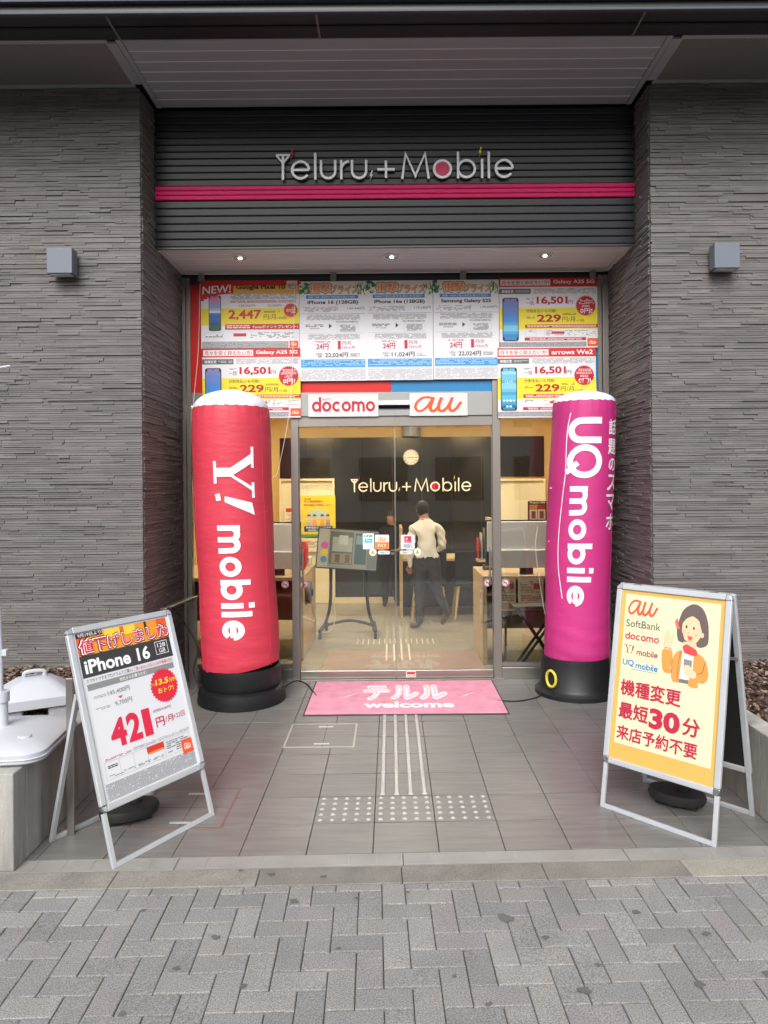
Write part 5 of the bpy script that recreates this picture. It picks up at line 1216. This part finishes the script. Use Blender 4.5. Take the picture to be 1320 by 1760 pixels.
po = Poster('small white notice sheet under the yellow notice poster', -1.26, .74, .44, .19, RY1 - .034, 0, 0, col='#f0e6c8', name='notice'); po.F('print', .08, .3, .9, .8, 3, '#9a5a48', 1); po.done()
po = Poster('small white notice sheet with red heading beside yellow poster', -1.50, 1.02, .17, .34, RY1 - .034, 0, 0, col='#f3ead0', name='notice'); po.R('print', .1, .82, .95, .98, '#c8402c', 1); po.F('print', .1, .3, .9, .75, 6, '#a89a80', 1, .6); po.done()
# vinyl floor tactile marks
ti = thing('floor_guide_marks', 'white guide lines and dashes on the beige shop floor', 'floor marks', (.03, 7.2, .004)); wm_ = mat('white_mark', '#ddd8c4', .5)
for i in range(15):
    x = -.37 + i * .057; MB().box(x, x + .010, 7.46, 7.70, .0045, .008).build('dash', wm_, ti)
for i in range(4):
    x = -.095 + .03 + .075 * i; MB().box(x, x + .016, 6.75, 7.44, .0045, .008).build('guide_line', wm_, ti)

# ---- rolling display
rd = thing('rolling_display', 'tilted flat display on a black wheeled stand behind door glass', 'display', (-.48, 7.95, 0))
SC = Matrix.Translation((-.485, 7.88, .96)) @ Matrix.Rotation(R(-2), 4, 'Z') @ Matrix.Rotation(R(4.0), 4, 'Y') @ Matrix.Rotation(R(-10), 4, 'X')
sw, shh = .34, .225
b = MB(); b.box(-sw, sw, 0, .035, -shh, shh, T=SC); b.build('bezel', M['black'], rd, bevel=.004)
p = Print(lambda u, v, n: tuple(SC @ Vector((u, -.001 - n, v))))
p.rect(-sw + .012, -shh + .012, sw - .012, shh - .012, '#8a8f8c', 0); p.rect(-sw + .012, -shh + .012, -.21, shh - .012, '#a8aaa6', 1); p.rect(-.20, -.17, .06, .19, '#5e645c', 1); p.rect(-.17, -.03, .05, .13, '#9aa39c', 2); p.rect(-.10, .05, .0, .15, '#b4bab6', 3)  # muted blocks paint a reflection of the street into the screen's colours
p.rect(.08, -.16, .21, .18, '#46606a', 1); p.rect(.22, -.20, .32, .2, '#6c7674', 1); p.rect(-.17, -.16, .05, -.05, '#8c8268', 2); p.rect(-.13, -.15, -.08, -.06, '#5c584a', 3); p.rect(-.02, -.15, .03, -.06, '#5c584a', 3); p.rect(.09, .06, .20, .16, '#7c9aa4', 2)
for v, c, r in ((.03, '#c85aa8', .042), (-.05, '#d8c23c', .04), (-.125, '#4c88a8', .035)): p.poly(arc(-.255, v, r, 0, 360, 16)[:-1], c, 3)
p.build('screen', rd, .12)
for s_ in (-1, 1):
    b = MB(); b.tube(smooth_line([(-.48 + s_ * .20, 7.96, .80), (-.48 + s_ * .20, 7.98, .55), (-.48 + s_ * .215, 7.97, .30), (-.48 + s_ * .27, 7.92, .10)], 5), .018, 10); b.build('leg', M['black'], rd, smooth=True)
    b = MB(); b.bar((-.48 + s_ * .30, 7.70, .09), (-.48 + s_ * .27, 8.2, .09), .04, .03); b.build('foot_bar', M['black'], rd, bevel=.004)
    for y in (7.72, 8.18):
        b = MB(); x = -.48 + s_ * (.30 if y < 8 else .27); b.tube([(x - .015, y, .035), (x + .015, y, .035)], .031, 14); b.box(x - .008, x + .008, y - .01, y + .01, .05, .08); b.build('caster', M['rubber'], rd, smooth=True)
b = MB(); b.tube(smooth_line([(-.75, 8.0, .10), (-.48, 8.12, .13), (-.21, 8.0, .10)], 6), .016, 8); b.build('cross_bar', M['black'], rd, smooth=True)
cord('white cable hanging from the rolling display', [(-.66, 7.98, .80), (-.65, 7.9, .5), (-.63, 7.92, .2), (-.70, 7.9, .05), (-.86, 7.8, .12), (-.92, 7.7, .4)], .005, M['string'], 'cable', 'cable')

# ---- counters either side of the door
def counter(label, x0, x1, y0, y1, z, end_left):
    t = thing('display_counter', label, 'counter', ((x0 + x1) / 2, (y0 + y1) / 2, 0))
    MB().box(x0, x1, y0, y1, z - .035, z).build('top', M['wood'], t, bevel=.003)
    for x in (x0, x1 - .04): MB().box(x, x + .04, y0 + .02, y1 - .02, .005, z - .036).build('end_panel', M['wood'], t, bevel=.002)
    MB().box(x0 + .041, x1 - .041, y1 - .1, y1 - .07, .2, z - .036).build('modesty_panel', M['wood'], t)
    MB().box(x0 + .041, x1 - .041, y0 + .05, y1 - .11, z - .19, z - .17).build('shelf', M['wood'], t)
    return t
counter('pale wood counter behind glass beside the red inflatable', -2.2, -.84, 6.75, 7.9, .80, False)
counter('pale wood counter behind glass beside the magenta inflatable', .835, 2.5, 6.55, 7.35, .82, True)
def screen_back(label, x0, x1, y, z0, z1, rz=0):
    t = thing('monitor', label, 'monitor', ((x0 + x1) / 2, y, z0)); g = mat('monitor_white', '#f1efed', .45, vary=.02)
    MB().box(x0, x1, y + .02, y + .045, z0 + .15, z1).build('upper_back', g, t, bevel=.006); MB().box(x0 + .015, x1 - .015, y - .01, y + .019, z0, z0 + .17).build('lower_housing', mat('monitor_grey', '#d2cecd', .45, vary=.02), t, bevel=.01)
    MB().box(x0 - .012, x1 + .012, y + .046, y + .075, z0 + .02, z1 + .014).build('bezel', M['black'], t, bevel=.003)
    MB().box((x0 + x1) / 2 - .06, (x0 + x1) / 2 + .06, y + .02, y + .06, z0 - .06, z0 - .001).build('foot', M['black'], t)
screen_back('white backed monitor on counter next to the red inflatable', -1.30, -.885, 6.85, .865, 1.30); screen_back('large white backed monitor on counter next to the magenta inflatable', .89, 1.62, 6.62, .885, 1.315)
# red bag, fan, paper stand
b = MB(); T = Matrix.Translation((-.95, 7.35, .81))
loft(b, [(rsq(.06, .02), 0), (rsq(.085, .02), .06), (rsq(.09, .02), .20), (rsq(.075, .01), .28)], T); bag = b.build('red_bag', mat('red_plastic_bag', '#d8261e', .35, vary=.1, scale=20, bump=.3, bscale=20), smooth=True); tag(bag, 'shiny red bag on the counter beside the monitor', 'bag')
fn_ = thing('desk_fan', 'grey round electric fan at the counter end', 'fan', (-.86, 7.0, .45)); b = MB(); b.tube([(-.835, 7.0, .62), (-.79, 7.0, .62)], .11, 24); b.build('cage', mat('fan_grey', '#6a6864', .5), fn_, smooth=True); b = MB(); b.tube([(-.789, 7.0, .62), (-.77, 7.0, .62)], .035, 16); b.build('hub', M['black'], fn_, smooth=True); MB().box(-.8385, -.8355, 6.95, 7.05, .5, .72).build('clamp', M['black'], fn_)
# counter cards hanging below right counter
for i, (x, w, lab) in enumerate(((.99, .145, 'faded leaflet with orange foot hung under counter'), (1.155, .235, 'wide faded leaflet with red mark hung under counter'), (1.41, .2, 'leaflet with red panels hung beside magenta inflatable'))):
    po = Poster(lab, x, .50, w, .30, 6.545, 0, 0, col='#cbbf9c', name='leaflet', group='leaflets under the counter'); po.F('print', .08, .55, .92, .92, 4, '#7a6a58', 1, .7); po.R('print', .62, .66, .92, .84, '#a8443c', 2); po.F('print', .1, .30, .9, .5, 2, '#8a5a48', 1); po.R('print', .08, .06, .92, .26, ['#b8824a', '#a89a78', '#b04a42'][i], 1); po.done()
ps = thing('prepaid_card_stand', 'small counter stand of red and yellow prepaid cards', 'card stand', (1.55, 6.9, 1.33))
MB().box(1.30, 1.475, 6.78, 6.80, 1.315, 1.50).build('board', M['black'], ps); p = Print(flat_map(1.30, 1.315, 6.779)); p.rect(.012, .155, .163, .183, '#4a3424', 1); p.text('Prepaid SIM', .016, .158, .022, '#f4ead2', 2, .142, .02); p.rect(.012, .11, .087, .15, '#e8a02c', 1); p.rect(.088, .11, .163, .15, '#d8483c', 1); p.rect(.012, .005, .086, .105, '#e8d2b4', 1); p.rect(.09, .005, .163, .105, '#e8d2b4', 1); p.rect(.03, .02, .07, .09, '#8a4a44', 2); p.rect(.107, .02, .147, .09, '#8a4a44', 2); p.fine(.016, .115, .16, .145, 2, '#7a3020', 2, .6); p.build('cards', ps)
# folding stand with crossed legs, cantilever chair
fo = thing('folding_stand', 'black folding stand with crossed legs behind side glass', 'stand', (1.32, 6.42, 0))
for y in (6.36, 6.50):
    for a, c in (((1.12, y, .56), (1.48, y + .01, .02)), ((1.52, y + .02, .56), (1.13, y + .03, .02))):
        b = MB(); b.tube([a, c], .013, 8); b.build('leg', M['black'], fo, smooth=True)
MB().box(1.08, 1.56, 6.34, 6.54, .565, .575).build('rack', M['alum_dull'], fo)
ch = thing('cantilever_chair', 'chrome tube chair behind the folding stand', 'chair', (1.3, 7.0, 0))
for s_ in (0, .45):
    b = MB(); b.tube(smooth_line([(1.05 + s_, 7.2, .45), (1.05 + s_, 6.72, .43), (1.06 + s_, 6.68, .35), (1.06 + s_, 6.70, .06), (1.06 + s_, 6.78, .025), (1.06 + s_, 7.25, .025)], 5), .012, 8); b.build('leg', M['chrome'], ch, smooth=True)
MB().box(1.06, 1.50, 6.75, 7.2, .455, .50).build('seat', M['black'], ch, bevel=.01)
# ---- service desk, chairs and leaflet rack at the back
dk = thing('service_desk', 'dark fronted service desk with pale wood edges at the back', 'desk', (.75, 9.2, 0))
MB().box(.105, .14, 8.96, 9.75, .005, 1.13).build('end_panel', M['wood_edge'], dk, bevel=.002); MB().box(.141, 1.25, 9.05, 9.70, .70, .735).build('top', M['wood_edge'], dk, bevel=.002); MB().box(.141, 1.25, 9.42, 9.45, .06, .699).build('front_panel', mat('dark_desk_panel', '#34322f', .5, vary=.06), dk); MB().box(1.215, 1.25, 9.05, 9.7, .005, .699).build('end_panel', M['wood_edge'], dk)
def office_chair(label, x, y):
    t = thing('desk_chair', label, 'chair', (x, y, 0), group='black chairs at the service desk')
    MB().box(x - .22, x + .22, y - .2, y + .2, .42, .48).build('seat', M['black'], t, bevel=.02); MB().box(x - .21, x + .21, y - .235, y - .205, .52, .86).build('backrest', M['black'], t, bevel=.015)
    for i in (-1, 1):
        for j in (-1, 1):
            b = MB(); b.tube([(x + i * .16, y + j * .15, .42), (x + i * .21, y + j * .19, .008)], [.02, .014], 10); b.build('leg', M['wood_edge'], t, smooth=True)
office_chair('black chair with wooden legs hidden behind the walking man', .46, 8.92); office_chair('black chair with wooden legs beside the walking man', .98, 8.92)
rk = thing('leaflet_rack', 'pale wood stand with leaflets beside the large white monitor', 'rack', (1.1, 8.6, 0)); MB().box(1.17, 1.21, 8.5, 8.9, .005, 1.26).build('side_board', M['wood_edge'], rk); MB().box(1.02, 1.169, 8.5, 8.9, .74, .77).build('shelf', M['wood_edge'], rk)
for k, c in enumerate(('#c8423c', '#d8d2c4', '#8a8478')):
    b = MB(); b.box(1.04 + k * .04, 1.047 + k * .04, 8.55, 8.75, .772, 1.02 + k * .06); b.build('leaflet', print_mat(c), rk)

# ---- people
def make_person(label, bx, by, J, mats, face_dir, hem, sleeves, sc=1.0, sub=3):
    """one skinned body per person; J: joint -> (position, radius x, radius y); face_dir: angle of the face in plan"""
    t = thing('person', label, 'person', (bx, by, .004))
    E_ = [('pel', 'sp'), ('sp', 'ch'), ('ch', 'up'), ('up', 'nk'), ('nk', 'h1'), ('h1', 'h2'), ('h2', 'h3'), ('up', 'sl'), ('sl', 'el'), ('el', 'wl'), ('wl', 'hl'), ('up', 'sr'), ('sr', 'er'), ('er', 'wr'), ('wr', 'hr'),
          ('pel', 'pl'), ('pl', 'kl'), ('kl', 'al'), ('al', 'fl'), ('fl', 'tl'), ('pel', 'pr'), ('pr', 'kr'), ('kr', 'ar'), ('ar', 'fr'), ('fr', 'tr')]
    names = list(J); me = bpy.data.meshes.new('person_skeleton'); me.from_pydata([tuple(q * sc for q in J[n][0]) for n in names], [(names.index(a), names.index(c)) for a, c in E_], [])
    o = bpy.data.objects.new('person_skeleton', me); COL.objects.link(o)
    md = o.modifiers.new('skin', 'SKIN'); md.use_smooth_shade = True
    sv = me.skin_vertices[0].data
    for i, n in enumerate(names): sv[i].radius = (J[n][1] * sc, J[n][2] * sc); sv[i].use_root = (n == 'pel')
    sd = o.modifiers.new('sub', 'SUBSURF'); sd.levels = sub; sd.render_levels = sub
    bpy.context.view_layer.update()
    ev = o.evaluated_get(bpy.context.evaluated_depsgraph_get()); bme = bpy.data.meshes.new_from_object(ev)
    bpy.data.objects.remove(o); bme.name = 'body'
    for m in mats: bme.materials.append(m)
    P = {n: Vector(J[n][0]) * sc for n in names}
    C = np.array([f.center[:] for f in bme.polygons]); D = []
    for a, b_ in E_:
        p0, d = np.array(P[a]), np.array(P[b_] - P[a]); u = np.clip((C - p0) @ d / (d @ d), 0, 1)
        D.append(np.linalg.norm(C - p0 - u[:, None] * d, axis=1) / ((J[a][1] + J[b_][1]) / 2 * sc))
    near = np.argmin(np.array(D), axis=0)
    for fi, f in enumerate(bme.polygons):
        c = f.center; f.use_smooth = True
        e = E_[int(near[fi])]
        if e in (('nk', 'h1'), ('h1', 'h2'), ('h2', 'h3')): k = 2
        elif e == ('up', 'nk'): k = 2 if c.z > P['nk'].z - .012 else 0
        elif e in (('wl', 'hl'), ('wr', 'hr')): k = 2
        elif e in (('el', 'wl'), ('er', 'wr')): k = sleeves[1]
        elif e in (('sl', 'el'), ('sr', 'er')): k = sleeves[0]
        elif e in (('fl', 'tl'), ('fr', 'tr'), ('al', 'fl'), ('ar', 'fr')): k = 3
        elif e[0] in ('pl', 'pr', 'kl', 'kr') or c.z < hem * sc: k = 1
        else: k = 0
        f.material_index = k
    # cloth folds and lively surface
    for v in bme.vertices:
        c = v.co / sc
        if .1 < c.z < 1.22: v.co += v.normal * (.006 * math.sin(c.z * 46 + c.x * 21 + 3 * math.sin(c.x * 17 + c.z * 9)) * (1 if c.z > .8 else .8)) * sc
    ob = bpy.data.objects.new('body', bme); COL.objects.link(ob); ob.parent = t
    hc = (P['h1'] * .2 + P['h2'] * .8); n = 28; vs = []; fs_ = []; rg = random.Random(3)
    for j in range(14):
        th = PI * .80 * j / 13
        for k in range(n):
            a = 2 * PI * k / n; r = Vector((.080 * math.sin(th) * math.cos(a), .094 * math.sin(th) * math.sin(a), .096 * math.cos(th)))
            if math.cos(a - face_dir) > .15: r.z = max(r.z, .018 + .02 * math.cos(a - face_dir))
            vs.append(hc + (r * (1 + rg.uniform(-.035, .05))) * sc)
    for j in range(13):
        for k in range(n): k2 = (k + 1) % n; fs_.append((j * n + k, j * n + k2, (j + 1) * n + k2, (j + 1) * n + k))
    kids = [(MB().add(vs, fs_), 'hair', mats[5])]
    b = MB(); b.lathe([(.060, -.03), (.066, -.018), (.058, .018), (.052, .02)], (0, 0, 0), 20); b.v = [tuple(Vector(q) * sc + P['nk']) for q in b.v]; kids.append((b, 'collar', mats[0]))
    b = MB(); b.lathe([(.12, hem - .03), (.139, hem - .028), (.141, hem + .008), (.125, hem + .011)], (P['pel'].x / sc, P['pel'].y / sc, 0), 28, sy=.84); b.v = [tuple(Vector(q) * sc) for q in b.v]; kids.append((b, 'belt', mats[4]))
    for w_, h_, s_ in (('wl', 'hl', -1), ('wr', 'hr', 1)):
        d = (P[h_] - P[w_]).normalized(); sd_ = d.cross(Vector((0, 0, 1))); sd_ = sd_.normalized() if sd_.length > .2 else Vector((0, 1, 0)); b = MB()
        for i in range(4):
            q = P[h_] + sd_ * (i - 1.5) * .013 * sc; b.tube([q, q + d * .035 * sc, q + d * (.068 - .006 * abs(i - 1.4)) * sc + Vector((-s_ * .008, 0, 0))], [.0085 * sc, .008 * sc, .006 * sc], 6)
        q = P[w_] * .5 + P[h_] * .5 - sd_ * .025 * sc; b.tube([q, q + d * .03 * sc - sd_ * .012 * sc, q + d * .05 * sc - sd_ * .010 * sc], [.010 * sc, .009 * sc, .007 * sc], 6); kids.append((b, 'fingers', mats[2]))
    fd = Vector((math.cos(face_dir), math.sin(face_dir), 0)); sdv = Vector((-fd.y, fd.x, 0))
    for s_ in (-1, 1):
        c = hc + (sdv * s_ * .072 + Vector((0, 0, -.012))) * sc; b = MB(); b.tube([c + Vector((0, 0, -.028)) * sc, c, c + Vector((0, 0, .026)) * sc], [.006 * sc, .013 * sc, .008 * sc], 8); kids.append((b, 'ear', mats[2]))
        c = hc + (fd * .078 + sdv * s_ * .03 + Vector((0, 0, -.012))) * sc; b = MB(); b.tube([c - fd * .004, c + fd * .004], .006 * sc, 8); kids.append((b, 'eye', mats[4]))
    c = hc + (fd * .080 + Vector((0, 0, -.03))) * sc; b = MB(); b.tube([c + Vector((0, 0, .025)) * sc, c + fd * .014 * sc, c - Vector((0, 0, .008)) * sc], [.006 * sc, .011 * sc, .006 * sc], 8); kids.append((b, 'nose', mats[2]))
    c = hc + (fd * .072 + Vector((0, 0, -.066))) * sc; b = MB(); b.tube([c - sdv * .018 * sc, c + fd * .005 * sc, c + sdv * .018 * sc], .004 * sc, 6); kids.append((b, 'mouth', mat('lips', '#9a5a4c', .5)))
    for b, nm, m in kids: k = b.build(nm, m, None, smooth=True); k.parent = t
skin = mat('skin', '#b98566', .55, vary=.06); hairm = mat('dark_hair', '#171412', .6, vary=.2, scale=90, bump=.4, bscale=120); belt = mat('dark_belt', '#241c18', .5)
MAN = {'pel': ((.0, 0, .80), .128, .10), 'sp': ((.005, 0, .92), .142, .112), 'ch': ((.0, .015, 1.07), .158, .108), 'up': ((-.005, .02, 1.17), .12, .08), 'nk': ((-.02, .045, 1.258), .048, .05), 'h1': ((-.035, .06, 1.325), .058, .07), 'h2': ((-.045, .07, 1.40), .068, .083), 'h3': ((-.05, .075, 1.455), .048, .058),
       'sl': ((-.155, .02, 1.165), .058, .056), 'el': ((-.188, -.005, .945), .052, .05), 'wl': ((-.192, .03, .745), .034, .032), 'hl': ((-.195, .045, .69), .030, .016),
       'sr': ((.155, .02, 1.165), .058, .056), 'er': ((.188, .04, .95), .05, .048), 'wr': ((.15, .20, .90), .034, .034), 'hr': ((.135, .26, .90), .03, .016),
       'pl': ((-.075, 0, .74), .092, .098), 'kl': ((-.085, .01, .42), .066, .066), 'al': ((-.085, .03, .10), .052, .055), 'fl': ((-.10, .02, .045), .04, .038), 'tl': ((-.205, .03, .036), .036, .03),
       'pr': ((.08, 0, .74), .092, .098), 'kr': ((.115, .05, .43), .066, .066), 'ar': ((.225, -.02, .22), .050, .052), 'fr': ((.235, -.03, .17), .038, .036), 'tr': ((.165, .02, .055), .034, .028)}
shirt = mat('cream_shirt', '#f3f0e8', .8, vary=.08, scale=14, bump=.6, bscale=16)
make_person('person in cream shirt and dark trousers walking away, seen from behind', .405, 8.22, MAN, [shirt, mat('charcoal_trousers', '#34343a', .85, vary=.12, scale=12, bump=.4, bscale=18), skin, mat('brown_leather', '#4c352a', .35, vary=.15), belt, hairm], R(125), .835, (0, 0))
W2 = dict(MAN)
W2.update({'nk': ((0, -.02, 1.262), .046, .048), 'h1': ((0, -.04, 1.325), .058, .068), 'h2': ((0, -.05, 1.40), .066, .08), 'h3': ((0, -.05, 1.455), .048, .056), 'el': ((-.21, -.02, .96), .046, .044), 'wl': ((-.12, -.16, .86), .032, .03), 'hl': ((-.07, -.19, .86), .028, .016), 'er': ((.21, -.02, .96), .046, .044), 'wr': ((.12, -.16, .88), .032, .03), 'hr': ((.07, -.19, .88), .028, .016),
           'kl': ((-.085, -.01, .42), .066, .066), 'al': ((-.09, .0, .10), .05, .052), 'fl': ((-.095, -.02, .045), .04, .038), 'tl': ((-.11, -.12, .036), .036, .03), 'kr': ((.085, -.01, .42), .066, .066), 'ar': ((.09, .0, .10), .05, .052), 'fr': ((.095, -.02, .045), .04, .038), 'tr': ((.11, -.12, .036), .036, .03)})
dkc = mat('black_uniform', '#17171a', .8, vary=.12, scale=12, bump=.3, bscale=18); blu = mat('pale_blue_shirt', '#8fa6bd', .8, vary=.08, scale=14)
make_person('person in black uniform with pale blue sleeves standing at dark back wall', -.01, 9.86, W2, [dkc, dkc, skin, mat('dark_shoes', '#2a2a2c', .4), blu, hairm, ], R(-95), .835, (4, 4), .885, 2)  # dim figure at the back wall, modelled as a whole standing body

# ---- small things on the counters
def small_box(name, label, cat, x0, x1, y0, y1, z0, z1, c, accent, top=False):
    t = thing(name, label, cat, ((x0 + x1) / 2, (y0 + y1) / 2, z0)); MB().box(x0, x1, y0, y1, z0, z1).build('box', print_mat(c, .4), t, bevel=.003)
    p = Print(flat_map(x0, z0, y0 - .0005)); w, h = x1 - x0, z1 - z0; p.rect(w * .12, h * .55, w * .88, h * .85, accent, 1); p.fine(w * .12, h * .1, w * .88, h * .45, 2, '#6a6660', 1); p.build('print', t)
small_box('tissue_box', 'white and green tissue box on counter behind the door', 'box', -1.02, -.86, 7.62, 7.74, .802, .90, '#e6e2d4', '#6f9a5a')
small_box('leaflet_box', 'blue leaflet holder on the counter beside the red bag', 'leaflet holder', -1.10, -1.0, 7.55, 7.60, .802, .98, '#4f7ea6', '#e8ecef')
small_box('carton', 'small brown carton under counter near the red inflatable', 'box', -1.45, -1.15, 6.95, 7.2, .006, .27, '#b48d5c', '#8a5f38')
small_box('leaflet_box', 'red leaflet holder on the service desk', 'leaflet holder', .20, .30, 9.15, 9.2, .737, .90, '#c24a42', '#f0e6dc')
small_box('leaflet_box', 'white leaflet holder on the service desk beside end panel', 'leaflet holder', .33, .42, 9.18, 9.23, .737, .87, '#e4ddcb', '#8a9a5a')
small_box('display_phone_box', 'dark phone box on magenta side counter', 'box', .90, 1.02, 7.0, 7.1, .822, .87, '#2c2c30', '#8a8a90')
po = Poster('orange and white notice hung on counter end facing the door', .70, .44, .1, .14, 6.60, 0, 0, col='#eee6d2', name='notice', mapf=lambda u, v, n: (.8335 - n, 6.62 + u * 1.6, .45 + v * 1.6)); po.R('print', .1, .6, .9, .92, '#d8843c', 1); po.F('print', .1, .1, .9, .5, 3, '#8a7a68', 1); po.done()
t = thing('wall_shelf', 'dark shelf with phone boxes on ochre side wall', 'shelf', (2.9, 8.6, 1.2)); MB().box(2.75, 3.199, 7.8, 9.4, 1.20, 1.23).build('board', M['wood'], t)
for i in range(6): MB().box(2.85, 2.98, 7.9 + i * .24, 8.06 + i * .24, 1.231, 1.42 + .03 * (i % 3)).build('phone_box', print_mat(['#e4e2de', '#c8463c', '#2f4f78', '#e8c23c', '#3a3a3e', '#d8d2c4'][i]), t)

# ------------------------------------------------------------------ tidy
for o in bpy.data.objects:
    if '_world' in o.keys(): del o['_world']
